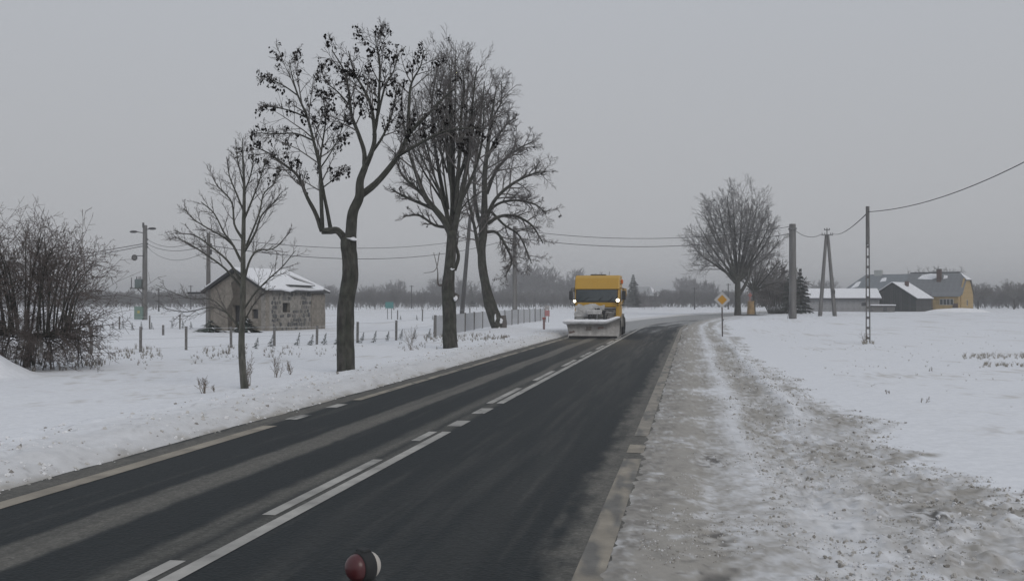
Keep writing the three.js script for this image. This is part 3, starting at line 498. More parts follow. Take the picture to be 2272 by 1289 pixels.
// ---------------------------------------------------------------- poles and wires
const poleTop = (px, py, d) => pt(px, py, d);
function pole(name, label, px, d, topY, w0, w1, m = M.concrete, square = true, lean = 0) {
  const b = onGround(px, d), top = pt(px + lean, topY, d), H = top.y - b.y, t = thing(name, label, 'pole', b);
  const g = square ? new THREE.CylinderGeometry(w1 * 0.707, w0 * 0.707, H, 4, 1).rotateY(Math.PI / 4 + 0.2) : new THREE.CylinderGeometry(w1 / 2, w0 / 2, H, 12);
  g.translate(0, H / 2, 0); const dx = top.x - b.x; g.applyMatrix4(new THREE.Matrix4().makeShear(0, 0, dx / H, 0, 0, 0)); part('shaft', g, m, t); t.userData.h = H; return t;
}
function insulator(t, x, y, z) { part('insulator', new THREE.LatheGeometry([[0, 0], [0.05, 0.01], [0.07, 0.05], [0.045, 0.09], [0.06, 0.13], [0.02, 0.18], [0, 0.18]].map(([a, b]) => new THREE.Vector2(a, b)), 8).translate(x, y, z), M.concreteDark, t); }
const p460 = pole('utility_pole', 'plain concrete utility pole at the cottage gable', 462, 67, 517, 0.30, 0.22);
insulator(p460, -0.18, 5.9, 0.1); insulator(p460, 0.2, 5.6, 0.1); part('cable_clamp', box(0.12, 0.35, 0.12, 0.19, 5.2, 0.12), M.wire, p460);
const p1142 = pole('utility_pole', 'upright concrete pole rising behind the mesh fence', 1142, 110, 502, 0.46, 0.34);
insulator(p1142, 0.3, 9.4, 0.1); insulator(p1142, 0.3, 8.6, 0.1);
const p1035 = pole('utility_pole', 'leaning wooden pole between two roadside trunks', 1024, 110, 478, 0.52, 0.34, M.concreteDark, false, 19);
part('cap', cyl(0.2, 0.05, 0.12, 10, 19 / F * 110, p1035.userData.h - 0.02, 0), M.concreteDark, p1035);
const p1759 = pole('utility_pole', 'thick rectangular concrete pole beside dark evergreens', 1759, 108, 497, 0.6, 0.52);
part('brace_cable', rod(V(-0.42, 0, 0.3), V(-0.36, 2.0, 0.35), 0.03), M.wire, p1759); part('brace_cable', rod(V(-0.62, 0, 0.3), V(-0.42, 1.6, 0.35), 0.03), M.wire, p1759); part('band_clamp', box(0.72, 0.18, 0.72, 0, 9.6, 0), M.steel, p1759); insulator(p1759, -0.42, 9.5, 0.3); insulator(p1759, -0.42, 8.8, 0.3);
{ // two-legged pole
  const b = onGround(1835, 128), H = pt(1835, 520, 128).y - b.y, t = thing('two_legged_pole', 'two-legged concrete pole spread like a letter A on the snowfield', 'pole', b), k = 128 / F;
  for (const [x0, x1, dz] of [[-15.5, -1, 0], [17, 2, 0.05]]) { const g = new THREE.CylinderGeometry(0.2, 0.3, H, 4).rotateY(Math.PI / 4).translate(x0 * k, H / 2, dz); g.applyMatrix4(new THREE.Matrix4().makeShear(0, 0, (x1 - x0) * k / H, 0, 0, 0)); part('leg', g, M.concrete, t); }
  part('crossarm', box(26 * k, 0.12, 0.14, 0, H - 0.1, 0.16), M.steel, t); part('top_bracket', join(box(0.1, 0.8, 0.1, 0, H + 0.4, 0.1), box(0.7, 0.1, 0.1, 0, H + 0.55, 0.1)), M.steel, t);
  for (const x of [-0.62, -0.3, 0.45, 0.7]) insulator(t, x, H, 0.16); insulator(t, -0.3, H + 0.6, 0.1); insulator(t, 0.3, H + 0.6, 0.1);
  part('junction_box', rbox(0.34, 0.5, 0.25, 0.03, 13.5 * k, 3.1, 0.25), M.concreteDark, t);
}
function ladderPole(label, px, d, topY) { // reinforced pole of two chords and rungs, solid above
  const b = onGround(px, d), H = pt(px, topY, d).y - b.y, t = thing('ladder_pole', label, 'pole', b, -Math.atan2(b.x, -b.z)), k = d / F;
  const hw = (y) => mix(5.2, 3.9, y / H) * k;
  const hc = H * 0.72; for (const s of [-1, 1]) { const g = box(0.055, hc, 0.12, s * (hw(0) - 0.0275), hc / 2, 0); g.applyMatrix4(new THREE.Matrix4().makeShear(0, 0, s * (hw(hc) - hw(0)) / hc, 0, 0, 0)); part('chord', g, M.concrete, t); }
  part('shaft', new THREE.CylinderGeometry(hw(H) * 1.414, hw(hc) * 1.414, H - hc, 4).rotateY(Math.PI / 4).translate(0, (H + hc) / 2, 0), M.concrete, t);
  for (let y = 0.25; y < H * 0.71; y += 0.46) part('rung', box(2 * hw(y) - 0.1, 0.11, 0.1, 0, y, 0), M.concrete, t);
  return t;
}
ladderPole('slender concrete pole with ladder-like openings standing in the right-hand field', 1926, 46, 458);
ladderPole('slender concrete ladder pole beyond the right picture edge', 2560, 26, 170);
const WIRES = [];
function wire(a, b, sag, r, label) {
  const n = 40, pts = []; for (let i = 0; i <= n; i++) { const t = i / n; pts.push(a.clone().lerp(b, t).add(V(0, -sag * 4 * t * (1 - t), 0))); }
  single('overhead_wire', new THREE.TubeGeometry(new THREE.CatmullRomCurve3(pts), 60, r, 5), M.wire, label, 'wire', 'overhead wires');
}
wire(poleTop(464, 525, 66.8), poleTop(1139, 508, 110), 1.35, 0.022, 'upper sagging wire from the cottage pole to the pole behind the mesh fence');
wire(poleTop(466, 545, 66.8), poleTop(1139, 528, 110), 1.5, 0.026, 'lower sagging wire from the cottage pole to the pole behind the mesh fence');
wire(poleTop(1146, 510, 110), poleTop(1752, 503, 108), 1.1, 0.03, 'upper wire crossing above the plough truck');
wire(poleTop(1146, 528, 110), poleTop(1752, 519, 108), 1.15, 0.034, 'lower wire crossing above the plough truck');
wire(poleTop(1766, 512, 108), poleTop(1822, 520, 128), 0.5, 0.034, 'short drooping wire from thick concrete pole to two-legged pole');
wire(poleTop(1847, 518, 128), poleTop(1926, 472, 46), 0.45, 0.026, 'wire from two-legged pole to ladder pole');
wire(poleTop(1926, 470, 46), poleTop(2560, 190, 26), 0.72, 0.017, 'wire rising from ladder pole out of the picture');
wire(poleTop(460, 523, 66.8), poleTop(326, 531, 102), 0.75, 0.02, 'topmost wire between cottage pole and transformer pole');
wire(poleTop(460, 543, 66.8), poleTop(326, 541, 102), 0.55, 0.022, 'middle wire between cottage pole and transformer pole');
wire(poleTop(460, 556, 66.8), poleTop(326, 548, 102), 0.95, 0.016, 'lowest thin wire between cottage pole and transformer pole');
wire(poleTop(317, 541, 102), poleTop(-75, 592, 190), 0.4, 0.04, 'upper twin cable leaving transformer pole behind the garden tree');
wire(poleTop(317, 546, 102), poleTop(-75, 600, 190), 0.5, 0.04, 'lower twin cable leaving transformer pole behind the garden tree');
pole('utility_pole', 'far utility pole hidden behind the garden tree at the picture edge', -75, 190, 585, 0.35, 0.25);
{ // transformer pole
  const d = 102, b = onGround(321, d), top = pt(321, 500, d), H = top.y - b.y, k = d / F, t = thing('transformer_pole', 'concrete pole with two street lamps, round lamp, transformer platform and green cabinet', 'pole', b), Y = (py) => pt(321, py, d).y - b.y, X = (px) => (px - 321) * k;
  part('shaft', new THREE.CylinderGeometry(0.24, 0.31, H, 4).rotateY(0.85).translate(0, H / 2, 0), M.concrete, t);
  for (const [x0, y0, x1, y1] of [[318, 517, 299, 514], [324, 510, 340, 507]]) { const l = part('lamp_arm', rod(V(X(x0), Y(y0), 0.15), V(X(x1), Y(y1), 0.4), 0.045), M.wire, t); const g = new THREE.SphereGeometry(1, 10, 8).scale(0.42, 0.13, 0.2).translate(X(x1), Y(y1) - 0.04, 0.4); part('lamp_head', g, M.concreteDark, l); }
  const br = part('round_lamp_bracket', rod(V(0, Y(568), 0.2), V(X(303), Y(568), 0.4), 0.04), M.wire, t); part('round_lamp_rim', new THREE.TorusGeometry(0.24, 0.07, 8, 18).translate(X(301), Y(572), 0.4), M.concreteDark, br); part('round_lamp_glass', new THREE.SphereGeometry(0.2, 12, 8).scale(1, 1, 0.4).translate(X(301), Y(572), 0.4), M.concrete, br);
  const pl = part('platform', box(1.35, 0.1, 0.9, X(306), Y(640), 0), M.concreteDark, t); part('strut', rod(V(0, Y(655), 0.2), V(X(306), Y(641), 0.2), 0.045), M.wire, pl); part('rail', join(box(0.05, 1.1, 0.05, X(291), Y(628), 0), box(0.05, 0.8, 0.05, X(294), Y(631), 0.3)), M.wire, pl);
  const tr = part('transformer', rbox(0.7, 0.95, 0.6, 0.06, X(308), Y(630), 0), mat([0.12, 0.15, 0.15], 0.8), t); for (const x of [303, 308, 312]) part('bushing', cyl(0.07, 0.04, 0.34, 8, X(x), Y(621), 0), M.concreteDark, tr);
  const cab = part('cabinet', rbox(0.8, 1.28, 0.5, 0.03, X(311), Y(694), 0.35), mat([0.16, 0.23, 0.20], 0.75), t, 'green metal cabinet'); part('warning_plate', box(0.22, 0.26, 0.02, X(312), Y(692), 0.61), mat([0.45, 0.38, 0.12], 0.8), cab);
  for (const y of [531, 541, 548]) insulator(t, 0.3, Y(y) - 0.1, 0.1); part('top_cap', box(0.16, 0.5, 0.16, -0.14, H, 0.1), M.concreteDark, t);
}
for (const [px, d, top, label] of [[352, 190, 640, 'thin far pole in the snow between transformer pole and cottage pole'], [423, 240, 633, 'thin far pole at the orchard edge just left of the cottage'], [913, 260, 633, 'small far pole by the orchard beyond the green sign'], [1541, 235, 638, 'short dark pole in the far field beyond the truck'], [1616, 230, 629, 'thin far pole behind the diamond road sign']]) {
  const t = pole('distant_pole', label, px, d, top, 0.34, 0.22, M.concreteDark, false); const H = t.userData.h; part('crossarm', box(1.1, 0.12, 0.12, 0, H - 0.25, 0.14), M.concreteDark, t); }

// ---------------------------------------------------------------- fences
const postGeo = new THREE.BoxGeometry(0.1, 1, 0.1).translate(0, 0.5, 0);
function fence(name, label, list, strands, panels) {
  const P = list.map(([px, py, top]) => { const d = gd(py), x = (px - 1136) / F * d, y = heightAt(x, -d) - 0.08; return [V(x, y, -d), pt(px, top, d).y - y]; });
  const b = P[0][0].clone(), t = thing(name, label, 'fence', b), R = rng(list.length);
  P.forEach(([p, h], i) => { const m = part('post', postGeo, M.concrete, t); m.position.copy(p).sub(b); m.scale.y = h; m.rotation.set((R() - 0.5) * 0.04, 0.3, (R() - 0.5) * 0.05); });
  for (let i = 0; i + 1 < P.length; i++) { const [p, h] = P[i], [q, g] = P[i + 1];
    for (const f of strands) part('strand', rod(p.clone().sub(b).add(V(0, h * f, 0.06)), q.clone().sub(b).add(V(0, g * f, 0.06)), 0.007, 4), M.meshWire, t);
    if (panels) { const gs = [], A = p.clone().sub(b).add(V(0, 0.12, 0.02)), B = q.clone().sub(b).add(V(0, 0.12, 0.02)), L = A.distanceTo(B), n = Math.max(6, Math.round(L / 0.075)); for (let j = 1; j < n; j++) { const c = A.clone().lerp(B, j / n); gs.push(rod(c, c.clone().add(V(0, mix(h, g, j / n) - 0.16, 0)), 0.0085, 3)); } for (let j = 0; j <= 9; j++) gs.push(rod(A.clone().add(V(0, (h - 0.17) * j / 9, 0.02)), B.clone().add(V(0, (g - 0.17) * j / 9, 0.02)), 0.0085, 3)); part('mesh_panel', join(...gs), M.meshWire, t); } }
  return t;
}
fence('wire_fence', 'low wire fence of thin concrete posts before the cottage garden', [[-20, 790, 732], [92, 789, 731], [203, 787, 729], [312, 787, 725], [413, 782, 724], [513, 777, 724], [609, 773, 722], [703, 769, 722], [793, 766, 714], [879, 760, 711], [964, 752, 699]], [0.93, 0.55, 0.2], false);
fence('mesh_fence', 'grey mesh panel fence running toward the red marker board', [[966, 751, 699], [1031, 740, 694], [1051, 735, 692], [1070, 730, 691], [1097, 727, 689], [1120, 725, 688], [1135, 722.5, 687], [1149, 721, 686], [1162, 719, 686], [1175, 717, 685], [1187, 716, 685], [1198, 714.5, 684.5], [1208, 713, 684]], [], true);
fence('wire_fence', 'back row of short fence posts across the garden snow', [[130, 735, 703], [198, 734, 703], [265, 733, 702], [332, 733, 700], [399, 733, 698]], [0.9], false);
fence('wire_fence', 'far fence posts beyond the cottage near the green sign', [[882, 711, 688], [937, 715, 686], [990, 713, 686], [1043, 711, 684]], [0.9], false);
{ const p = gp(362, 748), t = thing('fence_stub', 'single short post stub in the garden snow', 'post', p); part('shaft', box(0.1, 0.62, 0.1, 0, 0.25, 0), M.concrete, t); part('snow_cap', new THREE.SphereGeometry(0.08, 8, 6).scale(1, 0.5, 1).translate(0, 0.57, 0), M.snow, t); }
// conifer seedlings along the fences
const seedlings = [[[567, 779], [600, 775], [659, 772], [689, 771], [718, 770], [746, 769], [802, 766], [829, 765], [858, 762], [888, 759], [918, 756], [950, 754]], [[228, 733], [251, 733], [273, 733], [294, 735], [314, 734], [337, 733], [382, 732], [406, 732], [424, 732]], [[889, 712], [925, 713], [976, 713], [960, 712]]];
const ORD = 'first second third fourth fifth sixth seventh eighth ninth tenth eleventh twelfth'.split(' ');
const seedLabel = ['knee-high conifer seedling leaning along the front fence', 'tiny conifer seedling along the back row of garden posts', 'tiny conifer seedling near the green sign'];
seedlings.forEach((row, k) => row.forEach(([px, py], i) => { const s = spruce('conifer_seedling', `${ORD[i]} ${seedLabel[k]}${k < 2 ? ', counted from the picture\'s left' : ', counted outward'}`, gp(px, py), 0.48 + 0.12 * ((i * 37) % 5) / 5, 0.17, 200 + i + k * 30, false, ['seedlings along the front fence', 'seedlings along the back posts', 'seedlings near the green sign'][k], 'seedling'); s.rotation.z = k ? 0.05 : -0.22; }));

// ---------------------------------------------------------------- ruined cottage
{
  const a = 0.4363, C = V(-15.8, 0, -65); C.y = heightAt(C.x, C.z) - 0.1;
  // own axes: x along the long wall (away to the right), z outwards from the long wall; origin at the near corner
  const t = thing('ruined_cottage', 'ruined stone cottage with snowy sagging hipped roof', 'house', C, Math.PI / 2 - a);
  const W = 4.7, L = 6.4, E = 2.72, RH = 4.05, mid = -W / 2;
  // long wall faces +z in own axes
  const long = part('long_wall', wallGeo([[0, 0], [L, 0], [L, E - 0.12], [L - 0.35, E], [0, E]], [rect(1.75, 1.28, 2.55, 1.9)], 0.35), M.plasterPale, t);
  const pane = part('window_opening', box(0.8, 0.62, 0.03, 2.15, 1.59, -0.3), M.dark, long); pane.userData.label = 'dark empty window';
  // near gable, faces -x
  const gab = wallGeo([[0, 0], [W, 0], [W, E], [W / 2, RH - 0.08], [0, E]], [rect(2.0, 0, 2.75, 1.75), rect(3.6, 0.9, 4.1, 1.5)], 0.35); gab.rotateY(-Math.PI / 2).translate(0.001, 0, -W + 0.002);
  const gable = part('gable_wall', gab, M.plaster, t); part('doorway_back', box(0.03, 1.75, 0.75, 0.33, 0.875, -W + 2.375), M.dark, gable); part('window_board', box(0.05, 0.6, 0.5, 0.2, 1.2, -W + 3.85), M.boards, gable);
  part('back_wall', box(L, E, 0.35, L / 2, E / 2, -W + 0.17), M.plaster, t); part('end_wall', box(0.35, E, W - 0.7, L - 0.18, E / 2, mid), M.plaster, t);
  // stones laid bare in the long wall
  const R = rng(9), sg = [0, 1, 2].map((k) => { const g = new RoundedBoxGeometry(1, 1, 1, 1, 0.18); const P = g.attributes.position; for (let i = 0; i < P.count; i++) P.setXYZ(i, P.getX(i) * (0.9 + 0.2 * noise(P.getY(i) * 2 + k * 5, P.getZ(i), 3)), P.getY(i) * (0.9 + 0.2 * noise(P.getX(i) * 2, k * 3.3, 4)), P.getZ(i)); g.computeVertexNormals(); return g; });
  for (let r = 0; r < 9; r++) for (let c = 0; c < 17; c++) {
    const x = 0.7 + c * 0.25 + (r % 2) * 0.12, y = 0.2 + r * 0.285; if (x > 4.75 || (x > 1.62 && x < 2.68 && y > 1.12 && y < 2.05)) continue;
    const bare = fbm(x * 1.1, y * 1.1, 2, 130); if (bare < 0.38 || R() < 0.2) continue;
    const m = part('stone', sg[(r + c) % 3], M.stones[Math.floor(R() * 4)], long); m.position.set(x + (R() - 0.5) * 0.09, y + (R() - 0.5) * 0.07, -0.03); const w0 = R(); m.scale.set(0.13 + 0.15 * w0, 0.16 + 0.12 * R(), 0.09 + 0.06 * R()); m.rotation.z = (R() - 0.5) * 0.7;
  }
  part('bare_masonry', wallGeo([[1.7, 0.02], [2.98, 0.02], [3.1, 1.2], [2.85, 2.0], [3.05, 2.7], [2.5, 3.6], [1.9, 3.2], [2.1, 2.3], [1.6, 1.5]], [rect(2.0, 0.03, 2.75, 1.75)], 0.03).rotateY(-Math.PI / 2).translate(-0.025, 0, -W + 0.002), mat([0.13, 0.115, 0.095], 0.95, { map: patchy, bumpMap: snowBump, bumpScale: 0.05 }), gable, 'dark bare masonry where plaster fell');
  const blk = part('plaster_patch', wallGeo([[4.85, 0.02], [L + 0.02, 0.02], [L + 0.04, 1.1], [L - 0.02, 1.5], [L + 0.03, E - 0.25], [4.95, E - 0.2], [4.8, 1.5]], [], 0.06).translate(0, 0, 0.05), M.plaster, long);
  // roof
  const ov = 0.32, rx = 5.0, p = (x, y, z) => V(x, y, z);
  const eave = E - 0.1;
  const F1 = [p(-0.3, eave, ov), p(L + 0.2, eave - 0.05, ov), p(rx, RH, mid), p(-0.3, RH, mid)];
  const F2 = [p(L + 0.2, eave, -W - ov), p(-0.3, eave, -W - ov), p(-0.3, RH, mid), p(rx, RH, mid)];
  const F3 = [p(L + 0.22, eave - 0.05, ov - 0.02), p(L + 0.22, eave, -W - ov), p(rx, RH, mid)];
  const roof = part('roof', join(slab(F1, 0.08), slab(F2, 0.08), slab(F3, 0.08)), M.boards, t);
  const lift = (P, k) => P.map((q) => q.clone().add(V(0, k, 0)));
  const at = (P, x, f) => { const bot = p(x, P[0].y, P[0].z), top = p(x, RH, mid); return bot.lerp(top, f); };
  const S1 = [at(F1, -0.34, 0.0), at(F1, 1.2, 0.02), at(F1, 1.9, -0.06), at(F1, 2.9, 0.03), at(F1, 4.4, 0.0), at(F1, 5.9, 0.03), at(F1, 6.3, 0.14), at(F1, 5.1, 0.97), at(F1, 2.5, 1.0), at(F1, -0.34, 0.99)];
  part('snow_cover', slab(lift(S1, 0.085), 0.1, [lift([at(F1, 4.25, 0.5), at(F1, 5.6, 0.2), at(F1, 5.75, 0.28), at(F1, 4.5, 0.72), at(F1, 4.15, 0.8)], 0.085)]), M.snow, roof);
  part('snow_cover', slab(lift(F3, 0.09), 0.07), M.snow, roof);
  part('snow_cover', slab(lift(F2, 0.085), 0.1), M.snow, roof);
  part('slipped_sheet', beam(at(F1, 2.3, 0.16).add(V(0, 0.24, 0)), at(F1, 4.9, 0.12).add(V(0, 0.26, 0.05)), 0.5, 0.05), M.steel, roof);
  part('verge_board', beam(p(-0.33, eave - 0.02, -W - ov), p(-0.33, RH + 0.05, mid), 0.06, 0.16), M.dark, roof); part('verge_board', beam(p(-0.33, eave - 0.02, ov), p(-0.33, RH + 0.05, mid), 0.06, 0.16), M.dark, roof);
  part('eave_beam', box(0.14, 0.12, 1.5, -0.15, eave - 0.06, -W - 0.85), M.dark, roof);
}

// ---------------------------------------------------------------- signs and markers
{ const t = thing('green_sign', 'teal board on two thin legs in the snow beyond the cottage', 'sign', onGround(864, 107)), k = 107 / F; part('panel', rbox(18 * k, 14 * k, 0.05, 0.02, 0, 2 - 0.47, 0.06), mat([0.10, 0.24, 0.24], 0.7), t); part('leg', box(0.07, 1.95, 0.05, -0.2, 0.9, 0), M.steel, t); part('leg', box(0.07, 1.95, 0.05, 0.22, 0.9, 0), M.steel, t); }
{ const t = thing('marker_post', 'short reddish road marker post at the snowbank', 'post', gp(1207, 739)); part('shaft', rbox(0.14, 0.72, 0.1, 0.02, 0, 0.33, 0), mat([0.24, 0.17, 0.165], 0.8), t); part('head', rbox(0.2, 0.12, 0.12, 0.02, 0, 0.7, 0), mat([0.34, 0.10, 0.09], 0.8), t); }
{ const t = thing('marker_board', 'red and white board at the end of the mesh fence', 'sign', onGround(1214, 92)), k = 92 / F; part('panel', rbox(11 * k, 13 * k, 0.05, 0.015, 0, 0.85, 0.05), mat([0.36, 0.17, 0.17], 0.8), t, 'faded red lower panel'); part('upper_panel', rbox(10 * k, 9 * k, 0.05, 0.015, 0, 1.36, 0.05), mat([0.5, 0.48, 0.47], 0.8, { map: patchy }), t); part('leg', box(0.06, 1.55, 0.05, -0.12, 0.74, 0), M.steel, t); part('leg', box(0.06, 1.55, 0.05, 0.13, 0.74, 0), M.steel, t); }
{ // priority road sign
  const d = 56, b = onGround(1603, d), k = d / F, H = pt(1602, 665, d).y - b.y, t = thing('priority_sign', 'yellow diamond priority sign with white border on thin post at the shoulder', 'sign', b, -0.1);
  part('post', rod(V(0, 0, 0), V(-0.02, H - 0.2, 0), 0.038, 10), mat([0.17, 0.15, 0.15], 0.7, { map: patchy }), t);
  const dia = (s, r, th) => { const S = new THREE.Shape(), h = s / 2; S.moveTo(-h + r, -h); S.lineTo(h - r, -h); S.quadraticCurveTo(h, -h, h, -h + r); S.lineTo(h, h - r); S.quadraticCurveTo(h, h, h - r, h); S.lineTo(-h + r, h); S.quadraticCurveTo(-h, h, -h, h - r); S.lineTo(-h, -h + r); S.quadraticCurveTo(-h, -h, -h + r, -h); return new THREE.ExtrudeGeometry(S, { depth: th, bevelEnabled: false }).rotateZ(Math.PI / 4); };
  const plate = part('plate', dia(0.63, 0.05, 0.02).translate(-0.02, H, 0.05), mat([0.43, 0.43, 0.43], 0.6), t); part('yellow_field', dia(0.38, 0.03, 0.006).translate(-0.02, H, 0.071), mat([0.46, 0.24, 0.03], 0.6), plate); part('bracket', box(0.12, 0.3, 0.04, -0.02, H, 0.03), M.steel, plate);
  part('clamp', box(0.1, 0.12, 0.1, 0.01, 0.95, 0), M.steel, t);
}
{ // ochre shrine
  const t = thing('roadside_shrine', 'ochre roadside shrine pillar with small red and white cross top', 'shrine', onGround(1666, 142)), k = 142 / F;
  part('pillar', new THREE.CylinderGeometry(0.5, 0.66, 1.95, 4).rotateY(Math.PI / 4).translate(0, 0.95, 0), mat([0.46, 0.31, 0.15], 0.9, { map: patchy }), t); part('plinth', rbox(1.25, 0.22, 1.2, 0.04, 0.05, 0.08, 0), M.concrete, t); part('cornice', rbox(0.85, 0.1, 0.85, 0.03, 0, 1.97, 0), mat([0.38, 0.26, 0.14], 0.9), t);
  const c = part('cross', join(box(0.16, 1.2, 0.14, -0.12, 2.6, 0), box(0.6, 0.14, 0.12, -0.12, 2.85, 0)), mat([0.36, 0.20, 0.18], 0.9), t); part('wreath', new THREE.TorusGeometry(0.17, 0.06, 6, 14).translate(-0.12, 2.85, 0.1), mat([0.5, 0.2, 0.18], 0.9), c);
  const f = thing('fallen_branch', 'thin branch lying on snow before the shrine', 'branch', gp(1672, 701.5)); const W = new Wood(), R = rng(4); W.tube([V(-2.2, 0.12, 0), V(-0.6, 0.1, 0.2), V(1, 0.08, 0.6), V(2.2, 0.05, 1)], [0.07, 0.06, 0.05, 0.02], 5); part('stem', W.geo(), M.bark, f); const W2 = new Wood(); for (let k = 0; k < 7; k++) grow(W2, V(-1 + k * 0.4, 0.1, 0.2 + k * 0.1), V(R() - 0.2, 0.35, R() - 0.5).normalize(), 0.7, 0.02, 2, O({}), R); part('twig', W2.geo(), M.twig, f);
}

// ---------------------------------------------------------------- farm buildings on the right
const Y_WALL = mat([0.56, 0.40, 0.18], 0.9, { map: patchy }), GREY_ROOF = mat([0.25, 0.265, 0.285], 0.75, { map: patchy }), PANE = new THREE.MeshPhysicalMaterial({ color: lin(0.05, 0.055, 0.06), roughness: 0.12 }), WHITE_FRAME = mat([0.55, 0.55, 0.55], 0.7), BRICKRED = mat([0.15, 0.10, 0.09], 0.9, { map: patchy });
const atGround = (px, d) => { const p = onGround(px, d); p.y += 0.02; return p; };
function windowOn(parent, w, h, x, y, z, ry = 0, nPanes = 2) { const f = part('window', box(w, h, 0.08), WHITE_FRAME, parent); f.position.set(x, y, z); f.rotation.y = ry; for (let i = 0; i < nPanes; i++) part('pane', box(w / nPanes - 0.12, h - 0.14, 0.03, -w / 2 + (i + 0.5) * w / nPanes, 0, 0.04), PANE, f); return f; }
{ // long low building
  const t = thing('long_farm_building', 'long low pale farm building with snow-covered roof', 'building', atGround(1790, 182), -0.12), L = 12.6, D = 6, E = 2.35, RG = 4.05;
  const w = part('wall', join(wallGeo(rect(0, 0, L, E), [rect(9.5, 1.1, 10.3, 1.7)], 0.3), box(L, E, 0.3, L / 2, E / 2, -D + 0.15), wallGeo([[0, 0], [D - 0.6, 0], [D - 0.6, E], [0, E]], [], 0.3).rotateY(-Math.PI / 2).translate(0.002, 0, -D + 0.3), box(0.3, E, D - 0.6, L - 0.15, E / 2, -D / 2)), mat([0.42, 0.425, 0.44], 0.9, { map: patchy }), t); part('window', box(0.8, 0.6, 0.05, 9.9, 1.4, -0.25), PANE, w);
  const A = [V(-0.3, E, 0.4), V(L + 0.3, E, 0.4), V(L + 0.3, RG, -D / 2), V(0.9, RG, -D / 2)], B = [V(L + 0.3, E, -D - 0.4), V(-0.3, E, -D - 0.4), V(0.9, RG, -D / 2), V(L + 0.3, RG, -D / 2)], Cc = [V(-0.32, E, -D - 0.4), V(-0.32, E, 0.4), V(0.9, RG, -D / 2)];
  const roof = part('roof', join(slab(A, 0.1), slab(B, 0.1), slab(Cc, 0.1)), M.boards, t); for (const P of [A, B, Cc]) part('snow_cover', slab(P.map((q) => q.clone().add(V(0, 0.105, 0))), 0.14), M.snow, roof); part('gutter', rod(V(-0.3, E - 0.03, 0.5), V(L + 0.3, E - 0.03, 0.5), 0.09), M.boards, roof);
}
{ // dark barn, gable to the road
  const t = thing('dark_barn', 'dark boarded barn gable with snow on its right roof slope', 'barn', atGround(1981, 184), -0.69), W = 8.2, D = 8.5, E = 2.45, RG = 5.2, DG = mat([0.065, 0.078, 0.078], 0.9, { map: patchy });
  const gab = part('gable_wall', wallGeo([[-W / 2, 0], [W / 2, 0], [W / 2, E], [0, RG - 0.1], [-W / 2, E]], [], 0.15), DG, t);
  for (let i = 0; i < 20; i++) { const x = -W / 2 + 0.25 + i * (W - 0.5) / 19, h = E + (RG - E) * (1 - Math.abs(x) / (W / 2)) - 0.2; part('board', box(0.36, h, 0.03 + 0.012 * (i % 3), x, h / 2, 0.02), i % 4 === 1 ? M.boards : DG, gab); }
  part('side_wall', box(0.15, E, D, W / 2 - 0.08, E / 2, -D / 2 - 0.15), M.boards, t); part('side_wall', box(0.15, E, D, -W / 2 + 0.08, E / 2, -D / 2 - 0.15), M.boards, t); part('back_wall', wallGeo([[-W / 2, 0], [W / 2, 0], [W / 2, E], [0, RG - 0.1], [-W / 2, E]], [], 0.15).translate(0, 0, -D - 0.16), DG, t);
  for (let i = 0; i < 12; i++) part('board', box(0.04, E - 0.1, 0.5, W / 2 + 0.02, E / 2, -0.5 - i * 0.68), i % 3 ? M.boards : M.concreteDark, t);
  const A = [V(W / 2 + 0.4, E - 0.2, 0.3), V(W / 2 + 0.4, E - 0.2, -D - 0.3), V(0, RG, -D - 0.3), V(0, RG, 0.3)], B = [V(-W / 2 - 0.4, E - 0.2, -D - 0.3), V(-W / 2 - 0.4, E - 0.2, 0.3), V(0, RG, 0.3), V(0, RG, -D - 0.3)];
  const roof = part('roof', join(slab(A, 0.1), slab(B, 0.1)), DG, t); for (const P of [A, B]) part('snow_cover', slab(P.map((q, i) => q.clone().add(V(0, 0.105, i === 0 || i === 3 ? 0 : 0))), 0.12), M.snow, roof); part('chimney', box(0.6, 0.9, 0.6, 1.2, RG - 0.1, -4), BRICKRED, roof);
}
{ // low shed with snow on top
  const t = thing('low_shed', 'low shed with flat snowy roof in front of the dark barn', 'shed', atGround(1958, 176), -0.2); part('wall', rbox(3.8, 1.0, 1.8, 0.02, 0, 0.5, 0), M.concrete, t); part('door', box(0.6, 0.8, 0.04, 0.3, 0.45, 0.91), M.boards, t); part('roof', box(4.2, 0.1, 2.2, 0, 1.06, 0), M.boards, t); part('snow_cover', rbox(4.15, 0.24, 2.15, 0.1, 0, 1.22, 0), M.snow, t);
}
